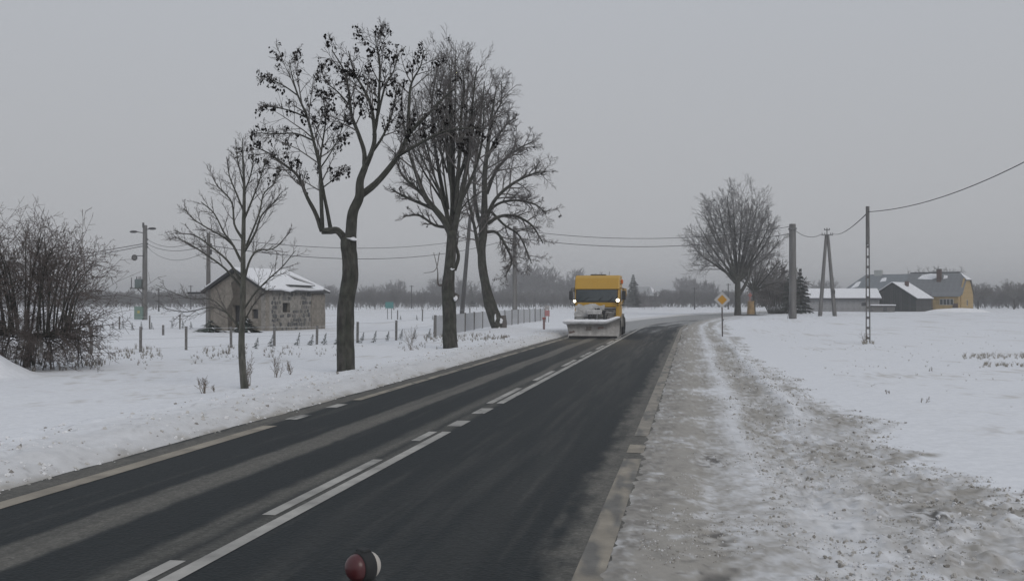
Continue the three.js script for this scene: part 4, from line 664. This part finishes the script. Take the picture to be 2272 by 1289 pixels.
{ // yellow house with broken-hip roof and grey wing
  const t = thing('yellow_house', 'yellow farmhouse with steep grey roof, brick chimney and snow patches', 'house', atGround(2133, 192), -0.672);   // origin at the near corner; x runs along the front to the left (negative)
  const L = 10.5, D = 8.5, E = 3.2, RG = 7.3, KH = 5.9;
  const gw = wallGeo([[0, 0], [D, 0], [D, E], [D * 0.72, KH + 0.2], [D * 0.5 + 0.9, KH + 0.55], [D * 0.5 - 0.9, KH + 0.55], [D * 0.28, KH + 0.2], [0, E]], [rect(3.8, 1.0, 4.7, 2.2)], 0.3).rotateY(Math.PI / 2).translate(0.01, 0, 0.01);
  const gable = part('gable_wall', gw, Y_WALL, t); windowOn(gable, 0.86, 1.16, -0.06, 1.6, -4.25, Math.PI / 2, 1);
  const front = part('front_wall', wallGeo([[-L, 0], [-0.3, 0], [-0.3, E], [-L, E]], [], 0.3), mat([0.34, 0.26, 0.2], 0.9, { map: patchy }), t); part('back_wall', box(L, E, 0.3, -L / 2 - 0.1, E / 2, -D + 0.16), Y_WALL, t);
  windowOn(front, 1.1, 1.3, -6.6, 1.7, 0.03); 
  const ann = part('annexe_wall', box(4.6, 2.9, 1.2, -2.5, 1.45, 0.61), Y_WALL, t); windowOn(ann, 2.5, 1.15, -2.3, 1.75, 1.23, 0, 4); part('door', box(0.95, 1.5, 0.06, -0.75, 0.75, 1.24), BRICKRED, ann);
  part('plinth', box(L + 0.1, 0.45, 0.2, -L / 2, 0.22, 0.1), M.concreteDark, t);
  const A = [V(-L - 0.3, E - 0.15, 0.35), V(0.3, E - 0.15, 0.35), V(0.3, KH, -D * 0.28), V(-1.3, RG, -D / 2), V(-L - 0.3, RG, -D / 2)], B = [V(0.3, E - 0.15, -D - 0.35), V(-L - 0.3, E - 0.15, -D - 0.35), V(-L - 0.3, RG, -D / 2), V(-1.3, RG, -D / 2), V(0.3, KH, -D * 0.72)], Cc = [V(0.33, KH, -D * 0.28), V(0.33, KH, -D * 0.72), V(-1.3, RG, -D / 2)];
  const roof = part('roof', join(slab(A, 0.12), slab(B, 0.12), slab(Cc, 0.12)), GREY_ROOF, t); part('annexe_roof', slab([V(-5.1, 2.75, 1.6), V(0.2, 2.75, 1.6), V(0.2, E + 0.35, 0.05), V(-5.1, E + 0.35, 0.05)], 0.1), GREY_ROOF, t);
  const on = (x, f) => V(x, E - 0.15, 0.35).lerp(V(x, RG, -D / 2), f).add(V(0, 0.13, 0)); part('snow_patch', slab([on(-8.9, 0.72), on(-6.3, 0.68), on(-5.2, 0.76), on(-5.3, 0.93), on(-6.6, 0.96), on(-8.2, 0.9)], 0.1), M.snow, roof); part('snow_patch', slab([on(-4.0, 0.7), on(-3.3, 0.74), on(-3.4, 0.86), on(-4.1, 0.88)], 0.1), M.snow, roof); part('snow_cover', slab(Cc.map((q) => q.clone().add(V(0, 0.125, 0))), 0.1), M.snow, roof);
  const ch = part('chimney', box(0.8, 3.3, 0.7, -4.7, RG - 0.9, -2.6), BRICKRED, roof); part('chimney_cap', box(0.95, 0.12, 0.85, -4.7, RG + 0.8, -2.6), M.concreteDark, ch);
  const wing = part('wing_wall', box(12, 4.0, 8, -L - 6.35, 2.0, -4.5), mat([0.33, 0.30, 0.27], 0.9, { map: patchy }), t);
  const wa = [V(-L - 12.8, 3.6, 0), V(-L - 0.35, 3.6, 0), V(-L - 0.35, RG - 0.05, -4.4), V(-L - 9, RG - 0.05, -4.4)], wb = [V(-L - 0.35, 3.6, -9), V(-L - 12.8, 3.6, -9), V(-L - 9, RG - 0.05, -4.4), V(-L - 0.35, RG - 0.05, -4.4)], wc = [V(-L - 12.82, 3.6, -9), V(-L - 12.82, 3.6, 0), V(-L - 9, RG - 0.05, -4.4)];
  const wr = part('wing_roof', join(slab(wa, 0.1), slab(wb, 0.1), slab(wc, 0.1)), mat([0.27, 0.30, 0.33], 0.7, { map: patchy }), t, 'blue-grey wing roof'); const ow = (x, f) => V(x, 3.6, 0).lerp(V(x, RG - 0.05, -4.4), f).add(V(0, 0.11, 0)); part('snow_patch', slab([ow(-L - 11, 0.2), ow(-L - 9.6, 0.3), ow(-L - 9.4, 0.6), ow(-L - 10.2, 0.55)], 0.1), M.snow, wr); part('snow_patch', slab([ow(-L - 5.6, 0.55), ow(-L - 4.4, 0.6), ow(-L - 4.6, 0.8), ow(-L - 5.4, 0.75)], 0.1), M.snow, wr); part('chimney', box(1.5, 1.2, 0.9, -L - 6.5, RG + 0.3, -4.4), mat([0.4, 0.42, 0.41], 0.9), wr);
}
{ // snow mound in front of the yellow house
  const g = new THREE.SphereGeometry(1, 28, 10, 0, 6.284, 0, 1.57), P = g.attributes.position; for (let i = 0; i < P.count; i++) { const f = 0.8 + 0.4 * fbm(P.getX(i) * 2, P.getZ(i) * 2, 3, 140); P.setXYZ(i, P.getX(i) * 5.2 * f, P.getY(i) * 0.75 * f - 0.05, P.getZ(i) * 2 * f); } g.computeVertexNormals();
  const p = onGround(2125, 172); single('snow_mound', g.translate(p.x, p.y, p.z), M.snow, 'broad snow mound in front of the yellow farmhouse', 'snow mound');
}
{ // far house roof beyond the orchard
  const t = thing('far_house', 'far house roof with one snowy slope above the orchard by the spruce', 'house', onGround(1428, 336), -0.45); part('wall', box(9, 3.6, 8, 0, 1.8, 0), M.concrete, t);
  const A = [V(-5, 3.5, 4.4), V(5, 3.5, 4.4), V(2.2, 6.6, 0), V(-2.2, 6.6, 0)], A2 = [V(5, 3.5, -4.4), V(-5, 3.5, -4.4), V(-2.2, 6.6, 0), V(2.2, 6.6, 0)], A3 = [V(5.02, 3.5, 4.4), V(5.02, 3.5, -4.4), V(2.2, 6.6, 0)], A4 = [V(-5.02, 3.5, -4.4), V(-5.02, 3.5, 4.4), V(-2.2, 6.6, 0)]; part('roof', join(slab(A, 0.12), slab(A2, 0.12), slab(A4, 0.12)), mat([0.36, 0.37, 0.38], 0.9), t); part('snowy_slope', slab(A3, 0.16), M.snow, t);
}

// ---------------------------------------------------------------- plough truck
{
  const [x, z] = toWorld(54.6, -5.16), t = thing('plough_truck', 'oncoming yellow snowplough truck with lit lamps and snow-caked front blade', 'truck', V(x, 0.02, z), -PH);
  const YEL = new THREE.MeshPhysicalMaterial({ color: lin(0.52, 0.30, 0.03), roughness: 0.45, clearcoat: 0.3, clearcoatRoughness: 0.4, map: snowMap });
  const BLK = mat([0.03, 0.032, 0.034], 0.6), GLASS = new THREE.MeshPhysicalMaterial({ color: lin(0.03, 0.04, 0.043), roughness: 0.1, clearcoat: 1 }), RUB = mat([0.03, 0.03, 0.032], 0.9, { map: patchy }), CAKE = mat([0.78, 0.775, 0.77], 0.95, { map: patchy, bumpMap: snowBump, bumpScale: 0.04 }), SALTY = mat([0.30, 0.295, 0.285], 0.9, { map: patchy });
  // cab: side outline (z forward, y up) drawn through the width
  const s = new THREE.Shape(); [[-1.5, 0.85], [-1.46, 1.9], [-1.5, 2.0], [-1.64, 2.62], [-1.55, 2.68], [-1.72, 3.22], [-1.95, 3.36], [-3.5, 3.38], [-3.6, 3.2], [-3.6, 0.95]].forEach(([a, b], i) => i ? s.lineTo(a, b) : s.moveTo(a, b));
  const cab = part('cab', new THREE.ExtrudeGeometry(s, { depth: 2.36, bevelEnabled: true, bevelSize: 0.05, bevelThickness: 0.06, bevelSegments: 2 }).rotateY(-Math.PI / 2).translate(1.18, 0, 0).scale(1, 1, 1), YEL, t);
  // shape's x was own z; after the turn x maps to z
  const ws = part('windscreen', new RoundedBoxGeometry(2.2, 0.68, 0.06, 2, 0.03), GLASS, t); ws.position.set(-0.02, 2.3, -1.51); ws.rotation.x = -0.22; part('screen_seal', join(box(2.32, 0.06, 0.05, 0, 0.37, 0), box(2.32, 0.07, 0.05, 0, -0.37, 0), box(0.06, 0.7, 0.05, -1.13, 0, 0), box(0.06, 0.7, 0.05, 1.13, 0, 0)), BLK, ws);
  for (const [wx, a] of [[-0.75, 0.9], [0.05, 1.0], [0.7, 1.05]]) part('wiper', rod(V(wx, -0.33, 0.06), V(wx + 0.45 * Math.cos(a), -0.33 + 0.4 * Math.sin(a) * 0.6, 0.06), 0.014, 4), BLK, ws);
  for (const q of [1, -1]) { const dr = part('door', rbox(0.04, 1.75, 1.3, 0.02, q * 1.255, 1.85, -2.45), YEL, t); part('door_window', rbox(0.02, 0.65, 1.05, 0.01, q * 1.28, 2.3, -2.45), GLASS, dr); part('handle', box(0.03, 0.05, 0.2, q * 1.29, 1.75, -2.9), BLK, dr); }
  part('roof_hatch', rbox(0.85, 0.07, 0.6, 0.03, 0, 3.44, -2.4), BLK, t); part('antenna', rod(V(0.62, 3.4, -2.0), V(0.64, 3.62, -2.05), 0.012, 5), BLK, t);
  const bc = part('beacon_bracket', rod(V(1.22, 2.9, -2.0), V(1.34, 2.95, -1.95), 0.02), BLK, t); part('beacon', new THREE.CapsuleGeometry(0.07, 0.12, 4, 10).translate(1.34, 3.05, -1.95), mat([0.55, 0.13, 0.02], 0.4), bc);
  const gr = part('grille', box(1.45, 0.48, 0.05, 0.32, 1.42, -1.43), BLK, t); for (let i = 0; i < 4; i++) part('slat', rbox(1.4, 0.045, 0.05, 0.015, 0.33, 1.25 + i * 0.115, -1.4), i % 2 ? CAKE : SALTY, gr);
  // caked snow on the front
  const crust = (w, h, seed, th = 0.07) => { const g = new THREE.BoxGeometry(w, h, th, 18, 14, 2), P = g.attributes.position; for (let i = 0; i < P.count; i++) { const ax = P.getX(i), ay = P.getY(i), e = fbm(ax * 3 + seed, ay * 3, 3, 150) - 0.5; P.setXYZ(i, ax + (fbm(ay * 4, seed, 2, 151) - 0.5) * 0.2 * Math.abs(ax) / w * 2, ay + (fbm(ax * 4, seed + 3, 2, 152) - 0.5) * 0.22 * Math.abs(ay) / h * 2, P.getZ(i) * (1 + e * 1.5) + e * 0.05); } g.computeVertexNormals(); return g; };
  part('snow_crust', crust(1.05, 0.95, 1).translate(-0.7, 1.3, -1.42), CAKE, t, 'dirty snow caked on the lower front'); part('snow_crust', crust(1.5, 0.26, 2).translate(-0.35, 1.66, -1.42), CAKE, t); part('snow_crust', crust(0.5, 0.35, 3).translate(0.75, 1.2, -1.4), SALTY, t);
  part('bumper', rbox(2.46, 0.42, 0.3, 0.05, 0, 0.92, -1.38), SALTY, t); for (const q of [-1, 1]) part('headlamp', rbox(0.42, 0.2, 0.08, 0.03, q * 0.92, 0.95, -1.21), mat([0.32, 0.32, 0.32], 0.4), t);
  part('front_plate', rbox(0.52, 0.12, 0.02, 0.01, 0.1, 1.15, -1.33), mat([0.55, 0.55, 0.52], 0.7), t);
  // plough: curved blade, its snow, carrying frame
  const bw = 2.85, NXB = 40, NYB = 12, BP = [], BI = [];
  const bladeTop = (a) => 0.86 + 0.24 * sm(0.72, 1, a), prof = (f) => 0.14 - 0.30 * Math.sin(f * 2.5) + 0.28 * f * f;
  for (const back of [0, 1]) for (let i = 0; i <= NXB; i++) for (let j = 0; j <= NYB; j++) { const a = i / NXB, f = j / NYB; BP.push(-1.43 + bw * a - (1 - a) * f * f * 0.14 - sm(0.85, 1, a) * (1 - f) * 0.02, 0.03 + bladeTop(a) * f, prof(f) - 0.22 * sm(0.8, 1, a) * (1 - f * 0.4) - back * 0.05); }
  const K = (NXB + 1) * (NYB + 1), id = (b, i, j) => b * K + i * (NYB + 1) + j;
  for (let i = 0; i < NXB; i++) for (let j = 0; j < NYB; j++) { BI.push(id(0, i, j), id(0, i + 1, j), id(0, i, j + 1), id(0, i + 1, j), id(0, i + 1, j + 1), id(0, i, j + 1), id(1, i, j), id(1, i, j + 1), id(1, i + 1, j), id(1, i + 1, j), id(1, i, j + 1), id(1, i + 1, j + 1)); }
  for (let i = 0; i < NXB; i++) for (const j of [0, NYB]) BI.push(id(0, i, j), id(1, i, j), id(0, i + 1, j), id(0, i + 1, j), id(1, i, j), id(1, i + 1, j));
  for (let j = 0; j < NYB; j++) for (const i of [0, NXB]) BI.push(id(0, i, j), id(0, i, j + 1), id(1, i, j), id(0, i, j + 1), id(1, i, j + 1), id(1, i, j));
  const bg = new THREE.BufferGeometry(); bg.setAttribute('position', new THREE.Float32BufferAttribute(BP, 3)); bg.setAttribute('uv', new THREE.Float32BufferAttribute(BP.reduce((o, v, i) => (i % 3 === 2 ? 0 : o.push(v / 1.5), o), []), 2)); bg.setIndex(BI); bg.computeVertexNormals();
  const blade = part('plough_blade', bg, mat([0.56, 0.545, 0.53], 0.85, { map: patchy, bumpMap: snowBump, bumpScale: 0.05 }), t, 'wide snow-smeared plough blade');
  const sp = [], sr = []; for (let i = 0; i <= 30; i++) { const a = i / 30 * 1.03 - 0.03; sp.push(V(-1.46 + bw * Math.max(-0.03, a) - (1 - a) * 0.16, 0.03 + bladeTop(a) - 0.02, prof(1) - 0.06 - 0.13 * sm(0.8, 1, a))); sr.push((0.125 - 0.05 * sm(0.6, 1, a)) * (0.9 + 0.3 * noise(i * 0.7, 1, 160)) * Math.min(1, Math.min(i + 1, 31 - i) / 2.5)); }
  const SW = new Wood(); SW.tube(sp, sr, 10, 0.15, 5); part('snow_ridge', SW.geo(true), M.snow, blade); part('cutting_edge', box(bw - 0.25, 0.1, 0.05, -0.08, 0.055, 0.165), RUB, blade); part('edge_guard', rod(V(1.36, 0.1, -0.05), V(1.4, 0.95, 0.12), 0.03, 6), BLK, blade);
  for (const [bx, by, c] of [[-0.35, 0.5, [0.30, 0.27, 0.25]], [0.32, 0.55, [0.34, 0.25, 0.22]], [-1.2, 0.25, [0.26, 0.2, 0.19]]]) part('paint_scrape', crust(0.3, 0.22, bx * 7, 0.02).translate(bx, by, prof(by / 0.86) + 0.015), mat(c, 0.9, { map: patchy }), blade);
  const fr = part('plough_frame', join(box(0.12, 0.12, 1.2, -0.5, 0.55, -0.75), box(0.12, 0.12, 1.2, 0.5, 0.55, -0.75), box(1.2, 0.14, 0.12, 0, 0.72, -0.5), box(0.1, 0.75, 0.1, -0.42, 1.0, -1.05), box(0.1, 0.75, 0.1, 0.42, 1.0, -1.05), box(1.0, 0.1, 0.14, 0, 1.36, -1.05)), BLK, t); part('lift_ram', rod(V(0.05, 1.35, -1.05), V(0.05, 0.7, -0.5), 0.05, 8), M.steel, fr); part('snow_slab', rbox(0.86, 0.26, 0.4, 0.06, -0.12, 1.36, -1.08), CAKE, fr); part('hose', rod(V(-0.25, 1.3, -1.0), V(-0.3, 0.75, -0.6), 0.03, 6), BLK, fr); part('hose', rod(V(0.6, 1.25, -1.2), V(0.5, 0.8, -0.6), 0.03, 6), RUB, fr);
  // mirrors
  for (const q of [-1, 1]) { const arm = part('mirror_arm', join(rod(V(q * 1.2, 2.72, -1.75), V(q * 1.46, 2.66, -1.6), 0.02), rod(V(q * 1.46, 2.66, -1.6), V(q * 1.48, 1.75, -1.6), 0.018), rod(V(q * 1.48, 1.78, -1.6), V(q * 1.22, 1.72, -1.75), 0.018)), BLK, t); part('mirror_head', rbox(0.2, 0.5, 0.12, 0.04, q * 1.47, 2.3, -1.62), BLK, arm); }
  const wd = part('side_deflector', slab([V(-1.22, 3.28, -2.1), V(-1.24, 2.3, -2.0), V(-1.62, 2.5, -1.85), V(-1.24, 3.3, -1.95)], 0.03), BLK, t); part('wide_mirror', rbox(0.18, 0.24, 0.1, 0.03, -1.36, 2.62, -1.62), M.concrete, wd);
  // plough lamps on stalks, lit
  for (const [lx, ly, rr] of [[-1.22, 1.97, 0.075], [1.16, 2.02, 0.095]]) {
    const h = part('plough_lamp', new THREE.CylinderGeometry(rr + 0.04, rr, 0.16, 14).rotateX(Math.PI / 2).translate(lx, ly, -1.28), BLK, t); part('lamp_stalk', rod(V(lx, 1.7, -1.36), V(lx, ly - 0.06, -1.3), 0.022), BLK, h);
    part('lamp_lens', new THREE.SphereGeometry(rr, 14, 10).scale(1, 1, 0.35).translate(lx, ly, -1.2), new THREE.MeshStandardMaterial({ color: 0xffffff, emissive: new THREE.Color(1, 0.86, 0.6), emissiveIntensity: 5 }), h);
    const sl = new THREE.SpotLight(0xffe6bd, 5, 40, 0.6, 0.6, 2); sl.position.set(lx, ly, -1.13); sl.target.position.set(lx * 0.9, 0.2, 12); sl.castShadow = true; sl.shadow.radius = 4; t.add(sl); t.add(sl.target);
  }
  // chassis, hopper, wheels
  part('chassis', box(0.95, 0.3, 7.4, 0, 0.85, -5.2), BLK, t); part('hopper', (() => { const q = new THREE.Shape(); [[-0.7, 1.25], [0.7, 1.25], [1.2, 2.35], [1.2, 2.75], [-1.2, 2.75], [-1.2, 2.35]].forEach(([a, b], i) => i ? q.lineTo(a, b) : q.moveTo(a, b)); return new THREE.ExtrudeGeometry(q, { depth: 4.2, bevelEnabled: false }).translate(0, 0, -8.3); })(), mat([0.45, 0.26, 0.03], 0.7, { map: patchy }), t);
  const tyre = new THREE.LatheGeometry([[0.28, -0.15], [0.46, -0.16], [0.52, -0.12], [0.53, 0], [0.52, 0.12], [0.46, 0.16], [0.28, 0.15]].map(([a, b]) => new THREE.Vector2(a, b)), 26).rotateZ(Math.PI / 2), rim = new THREE.CylinderGeometry(0.3, 0.3, 0.2, 18).rotateZ(Math.PI / 2), hub = new THREE.CylinderGeometry(0.11, 0.14, 0.26, 12).rotateZ(Math.PI / 2);
  for (const [wx, wz] of [[-1.08, -2.75], [1.08, -2.75], [-1.0, -6.0], [1.0, -6.0], [-1.0, -7.35], [1.0, -7.35]]) { const w = part('wheel', rim, SALTY, t); w.position.set(wx, 0.52, wz); part('tyre', tyre, RUB, w); part('hub', hub, BLK, w); }
  for (const q of [-1, 1]) part('mudguard', new THREE.TorusGeometry(0.66, 0.05, 6, 16, Math.PI).rotateY(Math.PI / 2).scale(5, 1, 1).translate(q * 1.14, 0.55, -2.75), SALTY, t);
  part('side_box', rbox(0.35, 0.5, 1.2, 0.03, 1.1, 1.0, -4.3), SALTY, t);
}

// ---------------------------------------------------------------- marker lamp close to the camera
{
  const p = pt(806, 1268, 2.0), t = thing('marker_lamp', 'small red and white marker lamp with black rubber body on a stalk', 'lamp', V(p.x, 0.0, p.z), 0.8), BLK = mat([0.018, 0.019, 0.02], 0.75), h = p.y;
  t.position.y = heightAt(p.x, p.z) > 0 ? heightAt(p.x, p.z) : 0.012;
  const body = new THREE.LatheGeometry([[0, -0.015], [0.031, -0.015], [0.0375, -0.012], [0.0385, 0], [0.0375, 0.012], [0.031, 0.015], [0, 0.015]].map(([a, b]) => new THREE.Vector2(a, b)), 32).rotateZ(Math.PI / 2);
  part('housing', join(body.scale(0.95, 0.84, 0.84).translate(0, h, 0), rbox(0.022, 0.01, 0.026, 0.004, 0.001, h + 0.03, 0)), BLK, t);
  const dome = (sx) => new THREE.SphereGeometry(0.0268, 24, 14, 0, 6.2832, 0, 1.5708).scale(1, 0.85, 1).rotateZ(sx * Math.PI / 2).translate(-sx * 0.014, h, 0);
  part('red_lens', dome(1), new THREE.MeshPhysicalMaterial({ color: lin(0.07, 0.014, 0.017), roughness: 0.4, clearcoat: 0.2 }), t, 'dull red lens'); part('white_lens', dome(-1), new THREE.MeshPhysicalMaterial({ color: lin(0.45, 0.42, 0.38), roughness: 0.35 }), t, 'milky white lens');
  part('stalk', new THREE.LatheGeometry([[0.0, -0.16], [0.02, -0.16], [0.028, -0.09], [0.034, -0.045], [0.029, -0.028], [0.02, -0.02], [0, -0.02]].map(([a, b]) => new THREE.Vector2(a, b)), 24).translate(0, h, 0), BLK, t); part('pole', cyl(0.014, 0.014, h - 0.15, 12), BLK, t); part('base_plate', cyl(0.09, 0.07, 0.03, 20), BLK, t);
}

// ---------------------------------------------------------------- dry plants, clods
function tuftGeo(seed, n, h) { const R = rng(seed), P = [], I = []; for (let k = 0; k < n; k++) { const a = R() * 6.283, r = R() * 0.1 * h / 0.35, l = h * (0.45 + 0.6 * R()), b = V(Math.cos(a) * r, 0, Math.sin(a) * r), e = V(b.x + (R() - 0.5) * l * 0.8, l, b.z + (R() - 0.5) * l * 0.8), w = V(Math.cos(a + 1.5), 0, Math.sin(a + 1.5)).multiplyScalar(0.0065), q = P.length / 3, m = b.clone().lerp(e, 0.6).add(V(0, l * 0.1, 0)); for (const v of [b.clone().sub(w), b.clone().add(w), m.clone().add(w), m.clone().sub(w), e]) P.push(v.x, v.y, v.z); I.push(q, q + 1, q + 2, q, q + 2, q + 3, q + 3, q + 2, q + 4); } const g = new THREE.BufferGeometry(); g.setAttribute('position', new THREE.Float32BufferAttribute(P, 3)); g.setIndex(I); g.computeVertexNormals(); return g; }
function scatter(name, geo, m, spots, label, category) { const im = new THREE.InstancedMesh(geo, m, spots.length), q = new THREE.Quaternion(); im.name = numbered(name); spots.forEach(([x, y, z, s, c], i) => { im.setMatrixAt(i, new THREE.Matrix4().compose(V(x, y, z), q.setFromEuler(new THREE.Euler(c ? i * 1.3 : 0, i * 2.39, c ? i * 0.7 : 0)), V(s, s * (c ? 0.75 : 1), s))); if (c) im.setColorAt(i, c); }); im.castShadow = im.receiveShadow = true; scene.add(im); return tag(im, label, category, null, 'stuff'); }
{
  const R = rng(300), spots = [], add = (px, py, s) => { if (py < 672) return; const p = gp(px, py); spots.push([p.x, p.y - 0.02, p.z, s]); };
  for (let k = 0; k < 420; k++) { const px = -30 + R() * 270; if (fbm(px * 0.05, R(), 2, 312) > 0.4) add(px, 776 + R() * 56 - Math.abs(px - 70) * 0.05, 0.25 + R() * R() * 1.3); }
  for (let k = 0; k < 420; k++) { const px = 230 + R() * 380; if (fbm(px * 0.03, 1, 2, 310) > 0.42) add(px, 778 - (px - 230) * 0.02 + R() * 30, 0.2 + R() * R() * 1.0); }
  for (let k = 0; k < 260; k++) { const px = 300 + R() * 700; if (fbm(px * 0.02, R() * 0.5, 2, 311) > 0.5) add(px, 792 - (px - 300) * 0.045 + R() * 34 * (1 - (px - 300) / 1400), 0.25 + R() * 0.45); }
  for (let k = 0; k < 200; k++) add(940 + R() * 190, 752 - R() * 190 * 0.05 + R() * 14, 0.35 + R() * 0.5);
  scatter('dry_grass', tuftGeo(1, 10, 0.3), M.grassDull, spots, 'dry beige grass poking through snow along the fence', 'grass');
  const s2 = []; const add2 = (px, py, s) => { const p = gp(px, py); s2.push([p.x, p.y - 0.02, p.z, s]); };
  for (let k = 0; k < 110; k++) add2(2138 + R() * 190, 802 + (R() - 0.5) * 10 - 0.03 * R() * 100, 0.4 + R() * 0.4); for (let k = 0; k < 60; k++) add2(2180 + R() * 150, 820 + (R() - 0.5) * 8, 0.4 + R() * 0.4);
  for (let k = 0; k < 420; k++) { const px = 1690 + R() * 620, py = 712 + R() * R() * 230; if (px > 1640 + (py - 700) * 1.5) add2(px, py, 0.15 + R() * 0.3); } for (let k = 0; k < 12; k++) add2(1926 + (R() - 0.5) * 26, 766 + R() * 5, 0.7 + R() * 0.6);
  scatter('field_grass', tuftGeo(2, 8, 0.24), M.grass, s2, 'sparse dry grass in the open snowfield at right', 'grass');
  // churned clods of dirty snow on the shoulder and bank
  const clod = new THREE.IcosahedronGeometry(1, 2), P = clod.attributes.position; for (let i = 0; i < P.count; i++) { const f = 0.45 + 1.1 * noise(P.getX(i) * 2.6 + 5, P.getY(i) * 2.6 + P.getZ(i) * 2.1, 170); P.setXYZ(i, P.getX(i) * f * 1.3, P.getY(i) * f, P.getZ(i) * f * 0.85); } clod.computeVertexNormals();
  const cs = []; for (let k = 0; k < 42000; k++) { const u = 5.5 + Math.pow(R(), 1.7) * 42, v = -0.42 + R() * 4.3; if (v > shoulderEdge(u) + 0.15 || fbm(u * 1.3, v * 1.6, 3, 171) < 0.43 + 0.16 * (v < 0.7 ? 1 : 0) - 0.1 * (R() < 0.2)) continue; const [x, z] = toWorld(u, v), s = 0.004 + 0.012 * Math.pow(R(), 6) * (v > 0.7 ? 1.3 : 0.6), b = R(); cs.push([x, heightUV(u, v) + s * 0.15, z, s, b < 0.2 ? lin(0.27, 0.255, 0.235) : b < 0.68 ? lin(0.42, 0.405, 0.38) : lin(0.64, 0.64, 0.65)]); }
  scatter('snow_clods', clod, mat([1, 1, 1], 0.95), cs, 'crumbled dirty snow clods strewn over the road shoulder', 'snow clods');
  const c2 = []; for (let k = 0; k < 4200; k++) { const u = 5 + Math.pow(R(), 1.5) * 60, v = -7.0 - Math.pow(R(), 1.6) * 2.2; if (fbm(u * 1.1, v * 1.5, 3, 172) < 0.47) continue; const [x, z] = toWorld(u, v), s = 0.008 + 0.024 * Math.pow(R(), 4), b = R(); c2.push([x, heightUV(u, v) + s * 0.1, z, s, b < 0.08 ? lin(0.3, 0.285, 0.27) : b < 0.5 ? lin(0.55, 0.54, 0.52) : lin(0.74, 0.745, 0.76)]); }
  scatter('snow_clods', clod, mat([1, 1, 1], 0.95), c2, 'loose snow crumbs on the ploughed bank across the road', 'snow clods');
}
// single tall weeds and saplings
const weeds = [[455, 882, 0.42, 'small dry weed standing on the bank left of the young tree'], [645, 838, 0.36, 'tuft of dry weed stalks between young tree and large trunk'], [912, 782, 0.85, 'tall dry weed bush just left of the upright tree'], [478, 879, 0.22, 'tiny dry weed at the foot of the young tree'], [615, 846, 0.5, 'single thin dry stalk behind the snowbank'], [552, 868, 0.7, 'thin sapling shoot beside the young tree trunk'], [1920, 768, 0.55, 'dry weed at the foot of the ladder pole'], [2045, 905, 0.16, 'short dark twig sticking out of the field snow'], [1970, 885, 0.14, 'small dark twig in the snowfield below the ladder pole'], [2065, 832, 0.14, 'low arched twig lying in the snowfield']];
for (const [px, py, h, label] of weeds) { const W = new Wood(), R = rng(px), t = thing('dry_weed', label, 'weed', gp(px, py)), o = O({ levels: 3, seg: [4, 3, 3], n: [5, 3], lr: [0.5, 0.5], ang: [0.6, 0.6], rmax: [0.006, 0.004], rmin: 0.004, k: 0.3, wig: 0.3, trop: [0.05, 0.05, 0] }); for (let k = 0; k < (h > 0.3 ? 6 : 2); k++) grow(W, V((R() - 0.5) * 0.1, -0.03, (R() - 0.5) * 0.1), V((R() - 0.5) * 0.8, 1, (R() - 0.5) * 0.8).normalize(), h * (0.6 + 0.45 * R()), 0.008, 0, o, R); part('stem', W.geo(), M.weed, t); }
// small bare fruit trees near the yellow house
for (const [px, d, h, label] of [[2170, 205, 5.2, 'small rounded bare tree right of the yellow farmhouse'], [2045, 225, 9.2, 'bare treetop showing above the blue-grey wing roof'], [2105, 228, 9, 'bare treetop showing above the yellow farmhouse ridge'], [2250, 235, 6.5, 'brownish bare tree near the right picture edge']]) {
  const R = rng(px), W = new Wood(), C = new Wood(), t = thing('distant_bare_tree', label, 'tree', onGround(px, d)), o = O({ levels: 4, seg: [4, 4, 3, 2], n: [9, 6, 4], lr: [0.6, 0.55, 0.55], ang: [0.8, 0.75, 0.7], rmax: [0.09, 0.05, 0.035], rmin: 0.025, k: 4, wig: 0.4, trop: [0.05, 0.04, 0.02, 0] });
  const tp = [V(0, 0, 0), V(0.05, h * 0.18, 0), V(0, h * 0.36, 0.05)], tr = [h * 0.03, h * 0.025, h * 0.022]; W.tube(tp, tr, 8); part('trunk', W.geo(), M.bark, t); for (let k = 0; k < 6; k++) grow(C, tp[2], V(Math.cos(k * 1.1) * 0.7, 0.9, Math.sin(k * 1.1) * 0.7).normalize(), h * 0.62, h * 0.015, 0, o, R); part('crown', C.geo(), M.twigGrey, t);
}
let tris = 0; scene.traverse((o) => { if (o.isMesh && !o.isInstancedMesh) tris += (o.geometry.index ? o.geometry.index.count : o.geometry.attributes.position.count) / 3; }); console.log('triangles', Math.round(tris));
renderer.render(scene, camera);
